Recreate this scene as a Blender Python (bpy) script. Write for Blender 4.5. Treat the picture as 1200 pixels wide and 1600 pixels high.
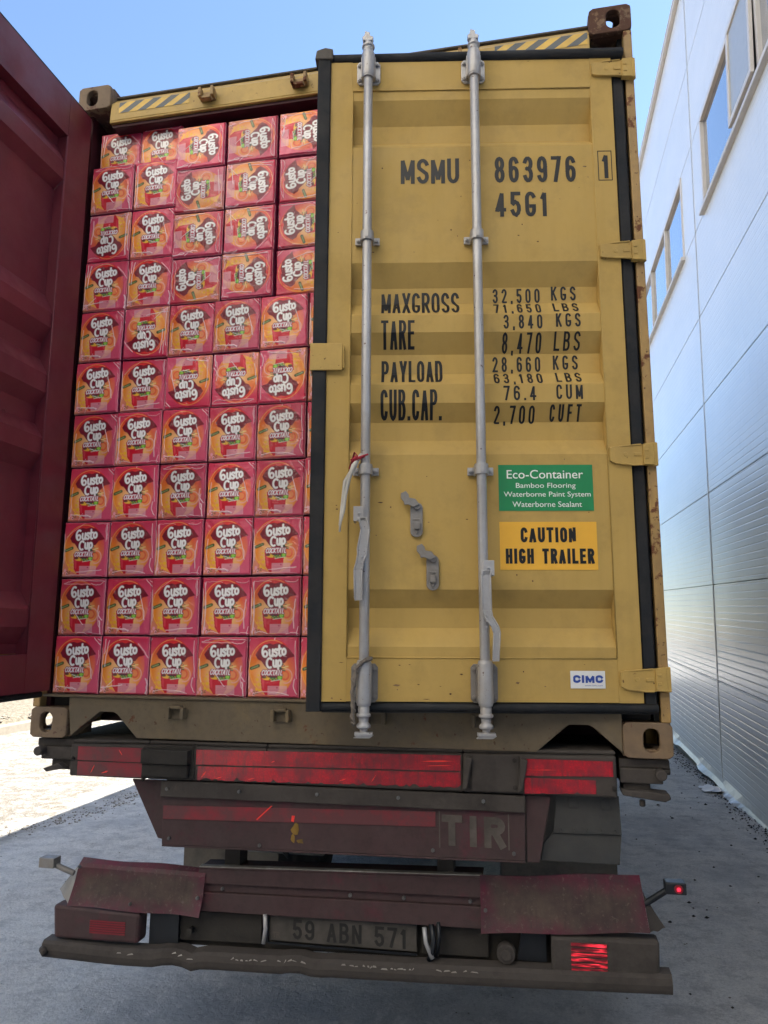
import bpy, bmesh, math, random
import numpy as np
from mathutils import Vector, Matrix
random.seed(7); RNG = np.random.RandomState(7)
for o in list(bpy.data.objects): bpy.data.objects.remove(o)
S = bpy.context.scene
COL = S.collection
# ------------------------------------------------------------------ camera, sky, sun, exposure
CAM = Vector((1.97925, -2.67925, 1.62743)); YAW, PITCH, ROLL = 0.19732412, 0.16026448, 0.00300719
cd = bpy.data.cameras.new("camera"); cam = bpy.data.objects.new("camera", cd); COL.objects.link(cam); S.camera = cam
fw = Vector((-math.sin(YAW)*math.cos(PITCH), math.cos(YAW)*math.cos(PITCH), math.sin(PITCH)))
rt = Vector((math.cos(YAW), math.sin(YAW), 0)); up = rt.cross(fw)
r2 = rt*math.cos(ROLL)+up*math.sin(ROLL); u2 = -rt*math.sin(ROLL)+up*math.cos(ROLL)
cam.matrix_world = Matrix(((r2.x, u2.x, -fw.x, CAM.x), (r2.y, u2.y, -fw.y, CAM.y), (r2.z, u2.z, -fw.z, CAM.z), (0, 0, 0, 1)))
cd.sensor_fit = 'VERTICAL'; cd.sensor_height = 32; cd.lens = 32*1137.21/1600; cd.clip_start = .02; cd.clip_end = 3000
SUN = Vector((1, 1.0, 1.85)).normalized()
W = bpy.data.worlds.new("World"); S.world = W; W.use_nodes = True
wn = W.node_tree.nodes; bg = wn["Background"]; sk = wn.new("ShaderNodeTexSky"); sk.sky_type = 'NISHITA'; sk.sun_disc = False
sk.sun_elevation = math.asin(SUN.z); sk.sun_rotation = math.atan2(SUN.x, SUN.y); sk.air_density = 1.0; sk.dust_density = .1; sk.ozone_density = 2.6
W.node_tree.links.new(sk.outputs[0], bg.inputs[0]); bg.inputs[1].default_value = 0.052
sl = bpy.data.lights.new("sun", 'SUN'); so = bpy.data.objects.new("sun", sl); COL.objects.link(so)
sl.energy = 5.0; sl.angle = math.radians(.5); sl.color = (1, .93, .82); so.rotation_euler = SUN.to_track_quat('Z', 'Y').to_euler(); so.location = (6, 3, 14)
S.view_settings.view_transform = 'Standard'; S.view_settings.look = 'None'; S.view_settings.gamma = 1; S.view_settings.exposure = 2.55
S.render.engine = 'CYCLES'; S.cycles.max_bounces = 8; S.cycles.use_denoising = True
# ------------------------------------------------------------------ materials
class NT:
    def __init__(s, name):
        s.m = bpy.data.materials.new(name); s.m.use_nodes = True; s.t = s.m.node_tree; s.n = s.t.nodes; s.l = s.t.links
        s.b = s.n["Principled BSDF"]; s.tc = s.n.new("ShaderNodeTexCoord")
    def map(s, scale=(1, 1, 1), src='Object'):
        q = s.n.new("ShaderNodeMapping"); q.inputs['Scale'].default_value = scale; s.l.new(s.tc.outputs[src], q.inputs[0]); return q.outputs[0]
    def noise(s, sc, det=6, rough=.6, scale=(1, 1, 1), src='Object'):
        q = s.n.new("ShaderNodeTexNoise"); q.inputs['Scale'].default_value = sc; q.inputs['Detail'].default_value = det; q.inputs['Roughness'].default_value = rough
        s.l.new(s.map(scale, src), q.inputs[0]); return q.outputs[0]
    def ramp(s, v, a, b, c0=0, c1=1):
        q = s.n.new("ShaderNodeMapRange"); q.inputs[1].default_value = a; q.inputs[2].default_value = b; q.inputs[3].default_value = c0; q.inputs[4].default_value = c1
        s.l.new(v, q.inputs[0]); return q.outputs[0]
    def mix(s, f, a, b):
        q = s.n.new("ShaderNodeMix"); q.data_type = 'RGBA'
        for i, x in ((0, f), (6, a), (7, b)):
            if isinstance(x, (int, float)): q.inputs[i].default_value = x
            elif isinstance(x, tuple): q.inputs[i].default_value = x+(1,) if len(x) == 3 else x
            else: s.l.new(x, q.inputs[i])
        return q.outputs[2]
    def math(s, op, a, b=0.0):
        q = s.n.new("ShaderNodeMath"); q.operation = op
        for i, x in ((0, a), (1, b)):
            if isinstance(x, (int, float)): q.inputs[i].default_value = x
            else: s.l.new(x, q.inputs[i])
        return q.outputs[0]
    def bump(s, h, strength=.3, dist=.01, inp='Normal'):
        q = s.n.new("ShaderNodeBump"); q.inputs['Strength'].default_value = strength; q.inputs['Distance'].default_value = dist
        s.l.new(h, q.inputs['Height']); s.l.new(q.outputs[0], s.b.inputs[inp])
    def set(s, **k):
        for kk, v in k.items():
            i = s.b.inputs[kk.replace('_', ' ')]
            if isinstance(v, (int, float)): i.default_value = v
            elif isinstance(v, tuple): i.default_value = v+(1,) if len(v) == 3 else v
            else: s.l.new(v, i)
        return s
M = {}
def paint(name, base, rough=.45, var=.12, rust=0.0, rustc=(.12, .045, .022), dirt=0.0, dirtc=(.10, .085, .07), streak=.3, spec=.4, metal=0, bump=.15, dark=None, dents=0):
    t = NT(name); c = base
    lo = tuple(x*(1-var) for x in base); hi = tuple(min(1, x*(1+var)) for x in base)
    c = t.mix(t.ramp(t.noise(3.1, 5, .6, (1, 1, .5)), .35, .68), lo, hi)
    if streak: c = t.mix(t.ramp(t.noise(9, 4, .6, (3, 3, .18)), .5, .8, 0, streak), c, tuple(x*.72 for x in base))
    if dirt:
        d = t.ramp(t.noise(4.3, 9, .72), .5-dirt*.5+.02, .62-dirt*.22, 0, min(1, dirt*1.1+.15)); c = t.mix(d, c, dirtc)
        c = t.mix(t.ramp(t.noise(38, 4, .7), .45, .7, 0, dirt*.55), c, tuple(x*.55 for x in dirtc))
    r = rough
    if rust:
        k = t.ramp(t.noise(7.3, 9, .7), .66-rust*.25, .69-rust*.25); c = t.mix(k, c, rustc)
        k2 = t.ramp(t.noise(60, 3, .5), .70-rust*.06, .73-rust*.06); c = t.mix(t.math('MULTIPLY', k2, .8), c, tuple(x*.6 for x in rustc))
        r = t.ramp(k, 0, 1, rough, .9)
    elif dirt: r = t.ramp(t.noise(6, 6, .6), .35, .65, rough, min(.95, rough+.3))
    t.set(Base_Color=c, Roughness=r, Specular_IOR_Level=spec, Metallic=metal)
    if dents:
        h = t.math('ADD', t.math('MULTIPLY', t.noise(1.6, 2, .5), dents*6), t.noise(45, 4, .6)); t.bump(h, bump, .004)
    elif bump: t.bump(t.noise(45, 5, .65), bump, .004)
    M[name] = t.m; return t
GOLD = (.46, .305, .090)
paint('gold', GOLD, .48, .05, spec=.28, rust=.0, streak=.22, dirt=.05, dirtc=(.22, .15, .06), dents=.3, bump=.1)
paint('gold_rusty', (.40, .25, .085), .5, .14, rust=.42, dirt=.3, dirtc=(.20, .13, .065))
paint('gold_header', (.47, .31, .09), .5, .1, spec=.3, rust=.10, dirt=.1, dirtc=(.22, .16, .07))
paint('gold_dirty', (.20, .14, .065), .65, .25, rust=.12, dirt=.62, dirtc=(.125, .098, .066))
paint('casting_top', (.24, .13, .06), .7, .2, rust=.8, rustc=(.085, .04, .025), dirt=.3)
paint('casting_low', (.23, .15, .08), .7, .2, rust=.35, rustc=(.10, .05, .04), dirt=.5, dirtc=(.14, .10, .07))
paint('maroon', (.145, .018, .031), .33, .15, streak=.25, dirt=.10, dirtc=(.15, .04, .045), spec=.5)
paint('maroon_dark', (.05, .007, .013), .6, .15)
paint('rubber', (.018, .020, .024), .55, .25, dirt=.18, dirtc=(.05, .045, .04), spec=.2, streak=0)
paint('rubber_dusty', (.035, .035, .036), .7, .25, dirt=.7, dirtc=(.105, .092, .078), streak=0)
paint('steel', (.42, .42, .435), .42, .16, dirt=.25, dirtc=(.30, .27, .24), rust=.05, metal=.35, spec=.5, streak=.2)
paint('steel_dull', (.26, .26, .265), .5, .2, dirt=.4, dirtc=(.2, .17, .14), metal=.35)
paint('bolt', (.16, .165, .17), .5, .2, metal=.5, dirt=.2)
paint('black_paint', (.012, .014, .018), .4, .1, streak=0, bump=0)
paint('road_dirt', (.024, .021, .020), .8, .3, dirt=.60, dirtc=(.072, .062, .056), spec=.25, bump=.5)
paint('road_dark', (.020, .019, .019), .8, .25, dirt=.4, dirtc=(.05, .044, .038), spec=.25, bump=.4)
paint('bumper_red', (.125, .013, .034), .6, .3, dirt=.64, dirtc=(.052, .041, .039), spec=.3, bump=.35)
paint('bumper_sheet', (.105, .014, .030), .55, .3, dirt=.62, dirtc=(.088, .066, .055), spec=.3, bump=.35, dents=1)
paint('tyre', (.018, .018, .018), .85, .2, dirt=.5, dirtc=(.05, .045, .04))
paint('grey_tank', (.30, .30, .29), .6, .15, dirt=.5, dirtc=(.15, .14, .12))
paint('bounce_wall', (.80, .76, .68), .7, .04, streak=.05, bump=0); paint('flap', (.030, .034, .038), .6, .25, dirt=.4, dirtc=(.06, .056, .052), streak=.3); paint('scraped', (.45, .43, .40), .8, .3, dirt=.4, dirtc=(.12, .10, .08)); paint('scuffed_white', (.5, .48, .45), .7, .2, dirt=.5)
t = NT('reflective_red')
c = t.mix(t.ramp(t.noise(6.5, 9, .75), .43, .56), (.60, .006, .018), (.26, .010, .02)); v = t.n.new("ShaderNodeTexVoronoi"); v.inputs['Scale'].default_value = 150; t.l.new(t.map(), v.inputs[0])
c = t.mix(t.ramp(v.outputs[0], .1, .7, 0, .45), c, (.16, .002, .006)); c = t.mix(t.ramp(t.noise(30, 5, .7, (3, 1, .4)), .52, .66, 0, .75), c, (.09, .02, .022))
t.set(Base_Color=c, Roughness=.25, Specular_IOR_Level=.8); M['reflective_red'] = t.m
t = NT('reflective_dusty')
c = t.mix(t.ramp(t.noise(4, 8, .7), .40, .56), (.24, .010, .022), (.105, .028, .032)); t.set(Base_Color=c, Roughness=.5); M['reflective_dusty'] = t.m
def flat(name, c, rough=.5, emis=None, est=0, var=.06):
    t = NT(name); k = t.mix(t.ramp(t.noise(12, 5), .35, .65), tuple(x*(1-var) for x in c), c); t.set(Base_Color=k, Roughness=rough)
    if emis: t.set(Emission_Color=emis, Emission_Strength=float(est))
    M[name] = t.m; return t
flat('green_decal', (.012, .23, .075), .35); flat('yellow_decal', (.80, .42, .035), .35); flat('white_decal', (.72, .72, .72), .35)
flat('white_letter', (.80, .84, .80), .4); flat('blue_letter', (.02, .06, .32), .4); flat('black_letter', (.007, .008, .010), .42, var=.3).set(Specular_IOR_Level=.4)
flat('hazard_yellow', (.66, .40, .04), .4, var=.25); flat('hazard_black', (.05, .065, .075), .4, var=.3)
flat('dusty_letter', (.105, .088, .076), .8, var=.5); flat('yellow_mark', (.26, .15, .02), .7, var=.6); flat('plate_white', (.075, .065, .056), .7, var=.5)
flat('plate_black', (.012, .011, .010), .7); flat('lamp_red', (.5, .01, .03), .3, (1, .015, .04), .45); flat('lamp_red_dim', (.20, .012, .022), .45)
flat('bright_red', (.95, .05, .035), .3); flat('rope', (.20, .17, .14), .9, var=.4); flat('ribbon_white', (.55, .52, .46), .8, var=.2); flat('ribbon_red', (.45, .03, .05), .8, var=.3)
flat('paper', (.75, .78, .82), .7, var=.1); flat('stone', (.22, .20, .17), .9, var=.4); flat('sticker', (.62, .36, .42), .3, var=.1)
flat('kerbstone', (.19, .175, .15), .85, var=.15); flat('frame_white', (.55, .53, .52), .4, var=.08); flat('flashing', (.50, .54, .60), .35, var=.2)
flat('plinth', (.16, .16, .15), .9, var=.4); flat('inner_room', (.20, .20, .19), .8)
# artwork printed on the packs: colour attribute, with glossy film over it
t = NT('printed_pack'); a = t.n.new("ShaderNodeVertexColor"); a.layer_name = 'print'; fa = t.n.new("ShaderNodeVertexColor"); fa.layer_name = 'film_sheen'
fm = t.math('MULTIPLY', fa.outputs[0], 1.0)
oi = t.n.new("ShaderNodeObjectInfo"); hs = t.n.new("ShaderNodeHueSaturation"); t.l.new(a.outputs[0], hs.inputs['Color'])
t.l.new(t.ramp(oi.outputs['Random'], 0, 1, .78, 1.12), hs.inputs['Value'])
hs.inputs['Saturation'].default_value = 1.0
c = t.mix(t.math('MULTIPLY', fm, 1.0), hs.outputs[0], (.92, .72, .76))  # whitish film folds, with their highlights mixed into the base colour
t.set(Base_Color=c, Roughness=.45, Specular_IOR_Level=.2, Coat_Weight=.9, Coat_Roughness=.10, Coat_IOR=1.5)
off = t.n.new("ShaderNodeVectorMath"); off.operation = 'ADD'; t.l.new(t.tc.outputs['Object'], off.inputs[0])
cx = t.n.new("ShaderNodeCombineXYZ"); t.l.new(t.math('MULTIPLY', oi.outputs['Random'], 37.0), cx.inputs[0]); t.l.new(t.math('MULTIPLY', oi.outputs['Random'], 11.0), cx.inputs[2]); t.l.new(cx.outputs[0], off.inputs[1])
def wr(sc, det, dist):
    q = t.n.new("ShaderNodeTexNoise"); q.inputs['Scale'].default_value = sc; q.inputs['Detail'].default_value = det; q.inputs['Distortion'].default_value = dist; t.l.new(off.outputs[0], q.inputs[0]); return q.outputs[0]
h = t.math('ADD', wr(9, 3, 1.4), t.math('MULTIPLY', t.math('ABSOLUTE', t.math('SUBTRACT', wr(17, 3, 2.2), .5)), -1.6))
t.bump(h, .75, .011, 'Coat Normal'); M['printed_pack'] = t.m
t = NT('pack_side'); t.set(Base_Color=(.34, .035, .11), Roughness=.35, Coat_Weight=.6); M['pack_side'] = t.m
# ground
t = NT('concrete_ground')
n1 = t.noise(.9, 8, .65); n2 = t.noise(9, 8, .75); n3 = t.noise(120, 3, .6)
c = t.mix(t.ramp(n1, .36, .64), (.60, .60, .60), (.74, .735, .72)); c = t.mix(t.ramp(t.noise(30, 6, .75), .42, .62, 0, .45), c, (.50, .50, .51)); c = t.mix(t.ramp(n2, .40, .68, 0, .55), c, (.70, .68, .65))
c = t.mix(t.ramp(n3, .52, .68, 0, .5), c, (.40, .40, .40))
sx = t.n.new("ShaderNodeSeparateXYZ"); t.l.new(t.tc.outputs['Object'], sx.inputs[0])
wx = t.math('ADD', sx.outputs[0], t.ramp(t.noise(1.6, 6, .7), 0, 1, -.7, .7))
c = t.mix(t.ramp(wx, -2.4, -1.9), (.125, .106, .074), c)       # sandy yard to the left; sunlit tone put in up to the shadow line
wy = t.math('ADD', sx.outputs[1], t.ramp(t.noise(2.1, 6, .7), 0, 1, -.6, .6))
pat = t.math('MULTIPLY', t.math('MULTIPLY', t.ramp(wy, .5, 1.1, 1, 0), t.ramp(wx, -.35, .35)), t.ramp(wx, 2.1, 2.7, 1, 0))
c = t.mix(t.math('MULTIPLY', pat, .75), c, (.30, .305, .32))   # darker patch under the rear: mostly shade put into the colour, some asphalt
c = t.mix(t.ramp(t.noise(4.5, 7, .75, (1, 1.6, 1)), .48, .66, 0, .55), c, (.42, .43, .455)); c = t.mix(t.ramp(t.noise(60, 4, .8), .50, .62, 0, .45), c, (.36, .36, .37)); c = t.mix(t.ramp(t.noise(2.2, 8, .8), .60, .66, 0, .35), c, (.24, .245, .26)); c = t.mix(t.ramp(t.noise(6.5, 10, .85), .50, .57, 0, .5), c, (.27, .275, .29)); c = t.mix(t.ramp(t.noise(11, 9, .85, (1, .6, 1)), .53, .60, 0, .5), c, (.74, .72, .69)); c = t.mix(t.ramp(t.noise(1.1, 6, .7), .52, .62, 0, .45), c, (.30, .32, .36))
wet = t.ramp(t.noise(1.3, 5, .6), .42, .60)
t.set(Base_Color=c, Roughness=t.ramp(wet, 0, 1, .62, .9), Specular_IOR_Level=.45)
v = t.n.new("ShaderNodeTexVoronoi"); v.feature = 'DISTANCE_TO_EDGE'; v.inputs['Scale'].default_value = 1.1
dm = t.n.new("ShaderNodeVectorMath"); dm.operation = 'ADD'; nn = t.n.new("ShaderNodeTexNoise"); nn.inputs['Scale'].default_value = 3; t.l.new(t.tc.outputs['Object'], nn.inputs[0]); t.l.new(nn.outputs[1], dm.inputs[0]); t.l.new(t.tc.outputs['Object'], dm.inputs[1]); t.l.new(dm.outputs[0], v.inputs[0])
h = t.math('ADD', t.math('MULTIPLY', n2, 1.0), t.math('ADD', t.math('MULTIPLY', n3, .35), t.math('MULTIPLY', t.noise(34, 6, .75), 1.1)))
t.bump(h, 1.0, .035); M['concrete_ground'] = t.m
t = NT('verge'); c = t.mix(t.ramp(t.noise(14, 8, .7), .4, .62), (.08, .07, .05), (.17, .15, .12)); t.set(Base_Color=c, Roughness=.95); t.bump(t.noise(25, 6), .9, .05); M['verge'] = t.m
# warehouse wall: micro-ribbed coated steel panels
t = NT('wall_panel'); sx = t.n.new("ShaderNodeSeparateXYZ"); t.l.new(t.tc.outputs['Object'], sx.inputs[0])
zz = t.math('FRACT', t.math('MULTIPLY', sx.outputs[2], 15.0)); rib = t.math('MULTIPLY', t.ramp(zz, .0, .12), t.ramp(zz, .88, 1.0, 1, 0))
c = t.mix(t.ramp(t.noise(1.2, 6, .6, (.5, 1, 1)), .35, .7), (.64, .69, .77), (.70, .745, .82)); c = t.mix(t.ramp(t.noise(40, 4, .6, (1, 1, .08)), .56, .8, 0, .25), c, (.36, .36, .36))
t.set(Base_Color=c, Roughness=.26, Specular_IOR_Level=.45, Metallic=.05)
t.bump(t.math('ADD', t.math('MULTIPLY', rib, 1.0), t.math('MULTIPLY', t.noise(1.1, 3, .5), 2.2)), .55, .003); M['wall_panel'] = t.m
t = NT('lamp_glow'); k = t.ramp(t.noise(26, 5, .7, (.5, 1, 3.2)), .44, .66); z_ = t.noise(9, 2, .5)
t.set(Base_Color=(.16, .012, .02), Roughness=.35, Emission_Color=(1, .03, .05), Emission_Strength=t.math('MULTIPLY', t.math('MULTIPLY', k, k), t.ramp(z_, .3, .7, .15, .55))); M['lamp_glow'] = t.m
t = NT('window_glass'); t.set(Base_Color=(.04, .07, .13), Roughness=.03, Specular_IOR_Level=1.0, Metallic=.0, Coat_Weight=1.0, IOR=1.9); M['window_glass'] = t.m
flat('clouded_glass', (.34, .35, .35), .25)
t = NT('bumper_sheet'); g = t.n.new("ShaderNodeSeparateXYZ"); t.l.new(t.tc.outputs['Generated'], g.inputs[0])
eu = t.math('MULTIPLY', t.math('SUBTRACT', .5, t.math('ABSOLUTE', t.math('SUBTRACT', g.outputs[0], .5))), 3.0); ev = t.math('SUBTRACT', .5, t.math('ABSOLUTE', t.math('SUBTRACT', g.outputs[2], .46)))
d = t.math('ADD', t.math('MINIMUM', eu, ev), t.ramp(t.noise(7, 8, .7), .2, .8, -.16, .16)); d = t.ramp(d, .06, .34)
red = t.mix(t.ramp(t.noise(11, 7, .7), .38, .62), (.095, .012, .030), (.055, .024, .030)); dust = t.mix(t.ramp(t.noise(5, 8, .72), .36, .64), (.045, .034, .032), (.092, .072, .056))
c = t.mix(t.math('MULTIPLY', d, .88), red, dust); c = t.mix(t.ramp(t.noise(13, 5, .7, (3, 3, .25)), .54, .74, 0, .6), c, (.035, .027, .026)); c = t.mix(t.ramp(t.noise(70, 4, .7), .58, .70, 0, .5), c, (.15, .12, .10))
t.set(Base_Color=c, Roughness=t.ramp(d, 0, 1, .5, .85), Specular_IOR_Level=.35); t.bump(t.math('ADD', t.noise(60, 5, .7), t.math('MULTIPLY', t.noise(4, 3, .5), 4)), .4, .004); M['bumper_sheet'] = t.m
# ------------------------------------------------------------------ mesh helpers
class B:
    def __init__(s): s.v = []; s.f = []; s.m = []; s.sm = []
    def add(s, vs, fs, mi=0, smooth=False):
        o = len(s.v); s.v += [tuple(x) for x in vs]
        for f in fs: s.f.append(tuple(i+o for i in f)); s.m.append(mi); s.sm.append(smooth)
        return s
    def box(s, x0, x1, y0, y1, z0, z1, mi=0):
        return s.add([(x, y, z) for x in (x0, x1) for y in (y0, y1) for z in (z0, z1)], [(0, 1, 3, 2), (4, 6, 7, 5), (0, 4, 5, 1), (2, 3, 7, 6), (0, 2, 6, 4), (1, 5, 7, 3)], mi)
    def prism(s, pts, a0, a1, axis='y', mi=0):       # polygon in the two other axes, extruded along axis
        def P(p, a): return {'y': (p[0], a, p[1]), 'x': (a, p[0], p[1]), 'z': (p[0], p[1], a)}[axis]
        n = len(pts); vs = [P(p, a0) for p in pts]+[P(p, a1) for p in pts]
        return s.add(vs, [tuple(range(n))[::-1], tuple(range(n, 2*n))]+[(i, (i+1) % n, n+(i+1) % n, n+i) for i in range(n)], mi)
    def ring(s, outer, inner, a0, a1, axis='y', mi=0):
        def P(p, a): return {'y': (p[0], a, p[1]), 'x': (a, p[0], p[1]), 'z': (p[0], p[1], a)}[axis]
        n = len(outer); vs = [P(p, a0) for p in outer]+[P(p, a0) for p in inner]+[P(p, a1) for p in outer]+[P(p, a1) for p in inner]
        fs = []
        for i in range(n):
            j = (i+1) % n; fs += [(i, j, n+j, n+i), (2*n+i, 3*n+i, 3*n+j, 2*n+j), (i, 2*n+i, 2*n+j, j), (n+i, n+j, 3*n+j, 3*n+i)]
        return s.add(vs, fs, mi)
    def tube(s, pts, r, n=12, mi=0, cap=True):
        pts = [Vector(p) for p in pts]; rs = r if isinstance(r, (list, tuple)) else [r]*len(pts); vs = []; prev = None
        for i, p in enumerate(pts):
            d = (pts[min(i+1, len(pts)-1)]-pts[max(i-1, 0)])
            d = d.normalized() if d.length > 1e-9 else Vector((0, 0, 1))
            a = d.cross(Vector((0, 1, 0)) if abs(d.y) < .9 else Vector((1, 0, 0))).normalized() if prev is None else (prev-d*prev.dot(d)).normalized()
            prev = a; b = d.cross(a)
            vs += [p+(a*math.cos(2*math.pi*k/n)+b*math.sin(2*math.pi*k/n))*rs[i] for k in range(n)]
        fs = [(i*n+k, i*n+(k+1) % n, (i+1)*n+(k+1) % n, (i+1)*n+k) for i in range(len(pts)-1) for k in range(n)]
        s.add(vs, fs, mi, True)
        if cap:
            o = len(s.v)-len(vs); m = len(pts)
            s.f += [tuple(o+k for k in range(n))[::-1], tuple(o+(m-1)*n+k for k in range(n))]; s.m += [mi, mi]; s.sm += [False, False]
        return s
    def cyl(s, p0, p1, r, n=16, mi=0): return s.tube([p0, p1], r, n, mi)
    def sweep(s, pts, prof, mi=0):       # profile (y,z) carried along points that run in x
        vs = []; n = len(prof)
        for p in pts: vs += [(p[0], p[1]+q[0], p[2]+q[1]) for q in prof]
        fs = [(i*n+k, i*n+(k+1) % n, (i+1)*n+(k+1) % n, (i+1)*n+k) for i in range(len(pts)-1) for k in range(n)]
        fs += [tuple(range(n))[::-1], tuple((len(pts)-1)*n+k for k in range(n))]
        return s.add(vs, fs, mi)
def stadium(cx, cz, w, h, n=32):
    r = min(w, h)/2; out = []
    for i in range(n):
        a = 2*math.pi*(i+.5)/n; dx, dz = math.cos(a), math.sin(a)
        out.append((cx+dx*r+(math.copysign(w/2-r, dx) if w > h else 0), cz+dz*r+(math.copysign(h/2-r, dz) if h > w else 0)))
    return out
def rectloop(x0, x1, z0, z1, n=32, rr=0.0):
    cx, cz = (x0+x1)/2, (z0+z1)/2; hw, hh = (x1-x0)/2, (z1-z0)/2; out = []
    for i in range(n):
        a = 2*math.pi*(i+.5)/n; dx, dz = math.cos(a), math.sin(a); p = 14 if rr == 0 else 11
        k = (abs(dx)**p+abs(dz)**p)**(-1/p); out.append((cx+hw*dx*k, cz+hh*dz*k))
    return out
def link(o, parent=None):
    COL.objects.link(o)
    if parent is not None: o.parent = parent
    return o
def mk(name, b, mats, parent=None, bevel=0, loc=None, recalc=True):
    me = bpy.data.meshes.new(name); me.from_pydata(b.v, [], b.f); me.polygons.foreach_set('material_index', b.m); me.polygons.foreach_set('use_smooth', b.sm)
    for m_ in (mats if isinstance(mats, (list, tuple)) else [mats]): me.materials.append(M[m_])
    if recalc:
        bm = bmesh.new(); bm.from_mesh(me); bmesh.ops.recalc_face_normals(bm, faces=bm.faces); bm.to_mesh(me); bm.free()
    me.update(); o = bpy.data.objects.new(name, me); link(o, parent)
    if loc: o.location = loc
    if bevel:
        d = o.modifiers.new('bevel', 'BEVEL'); d.width = bevel; d.segments = 2; d.limit_method = 'ANGLE'; d.angle_limit = math.radians(40)
    return o
def tag(o, label=None, cat=None, group=None, kind=None):
    for k, v in (('label', label), ('category', cat), ('group', group), ('kind', kind)):
        if v: o[k] = v
    return o
def empty(name, loc=(0, 0, 0)):
    o = bpy.data.objects.new(name, None); o.location = loc; o.empty_display_size = .2; return link(o)
def text_mesh(txt, x0, x1, z0, z1, y=0.0, bold=0.0, spacing=1.0, shear=0):     # lettering fitted to a rectangle in the xz plane
    c = bpy.data.curves.new('t', 'FONT'); c.body = txt; c.size = 1; c.offset = bold; c.space_character = spacing; c.shear = shear; c.resolution_u = 4; c.fill_mode = 'FRONT'
    o = bpy.data.objects.new('t', c); COL.objects.link(o); dg = bpy.context.evaluated_depsgraph_get(); me = bpy.data.meshes.new_from_object(o.evaluated_get(dg))
    V = [v.co.copy() for v in me.vertices]; F = [tuple(p.vertices) for p in me.polygons]
    bpy.data.objects.remove(o); bpy.data.curves.remove(c); bpy.data.meshes.remove(me)
    ax0 = min(v.x for v in V); ax1 = max(v.x for v in V); ay0 = min(v.y for v in V); ay1 = max(v.y for v in V)
    return [((x0+(v.x-ax0)/(ax1-ax0)*(x1-x0)), y, z0+(v.y-ay0)/(ay1-ay0)*(z1-z0)) for v in V], F

# condensed stencil alphabet: centre lines in a unit box, drawn as mitred bands of even width
def _arc(cx, cy, rx, ry, a0, a1, n=8): return [(cx+rx*math.cos(math.radians(a0+(a1-a0)*k/n)), cy+ry*math.sin(math.radians(a0+(a1-a0)*k/n))) for k in range(n+1)]
_O = _arc(.5, .75, .5, .25, 0, 180)+_arc(.5, .25, .5, .25, 180, 360)+[(1, .75)]
GL = {'0': [_O], 'O': [_O], 'D': [[(0, 0), (.45, 0)]+_arc(.5, .3, .5, .3, -90, 0)+_arc(.5, .7, .5, .3, 0, 90)+[(0, 1), (0, 0)]],
 'M': [[(0, 0), (0, 1), (.5, .12), (1, 1), (1, 0)]], 'N': [[(0, 0), (0, 1), (1, 0), (1, 1)]], 'U': [[(0, 1)]+_arc(.5, .28, .5, .28, 180, 360)+[(1, 1)]],
 'S': [_arc(.5, .76, .5, .24, 20, 180)+[(.05, .64), (.93, .38)]+_arc(.5, .24, .5, .24, 10, -160)], '8': [_arc(.5, .76, .46, .24, -90, 270, 14), _arc(.5, .26, .5, .26, 90, 450, 14)],
 '6': [_arc(.5, .76, .5, .24, 20, 180)+_arc(.5, .28, .5, .28, 180, 360)+_arc(.5, .36, .5, .22, 0, 160)], '9': [_arc(.5, .24, .5, .24, 200, 360)+_arc(.5, .72, .5, .28, 0, 180)+_arc(.5, .64, .5, .22, 180, 340)],
 '3': [_arc(.5, .76, .48, .24, 160, -60)+[(.42, .53)], [(.42, .53)]+_arc(.5, .26, .5, .26, 70, -160)], '7': [[(0, 1), (1, 1), (.35, 0)]], '4': [[(1, .24), (0, .24), (.68, 1), (.68, 0)]], '5': [[(.95, 1), (.08, 1), (.04, .56)]+_arc(.5, .30, .5, .30, 130, -155)],
 '1': [[(.15, .80), (.6, 1), (.6, 0)]], '2': [_arc(.5, .74, .5, .26, 165, -20)+[(0, 0), (1, 0)]], 'G': [_arc(.5, .76, .5, .24, 28, 180)+_arc(.5, .24, .5, .24, 180, 360)+[(1, .40), (.60, .40)]], 'C': [_arc(.5, .76, .5, .24, 10, 180)+_arc(.5, .24, .5, .24, 180, 350)],
 'A': [[(0, 0), (.5, 1), (1, 0)], [(.2, .30), (.8, .30)]], 'X': [[(0, 0), (1, 1)], [(0, 1), (1, 0)]], 'R': [[(0, 0), (0, 1), (.5, 1)]+_arc(.55, .77, .45, .23, 90, -90)+[(0, .54)], [(.5, .52), (1, 0)]], 'P': [[(0, 0), (0, 1), (.5, 1)]+_arc(.55, .75, .45, .25, 90, -90)+[(0, .5)]],
 'B': [[(0, 0), (0, 1), (.5, 1)]+_arc(.5, .77, .42, .23, 90, -90)+[(0, .54)], [(.5, .52)]+_arc(.52, .26, .48, .26, 80, -90)+[(0, 0)]], 'T': [[(0, 1), (1, 1)], [(.5, .98), (.5, 0)]], 'E': [[(1, 1), (0, 1), (0, 0), (1, 0)], [(0, .52), (.85, .52)]], 'F': [[(1, 1), (0, 1), (0, 0)], [(0, .52), (.85, .52)]],
 'L': [[(0, 1), (0, 0), (1, 0)]], 'Y': [[(0, 1), (.5, .45), (1, 1)], [(.5, .45), (.5, 0)]], 'K': [[(0, 1), (0, 0)], [(.95, 1), (.05, .42)], [(.35, .58), (1, 0)]], 'H': [[(0, 0), (0, 1)], [(1, 0), (1, 1)], [(0, .5), (1, .5)]], 'I': [[(.5, 0), (.5, 1)]], '.': [[(.5, 0), (.5, .03)]], ',': [[(.6, .04), (.4, -.12)]]}
GW = {'M': 1.25, 'I': .05, '.': .05, ',': .1, '1': .62, ' ': .6, 'C': .95, 'L': .85, 'E': .85, 'F': .85}
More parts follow.
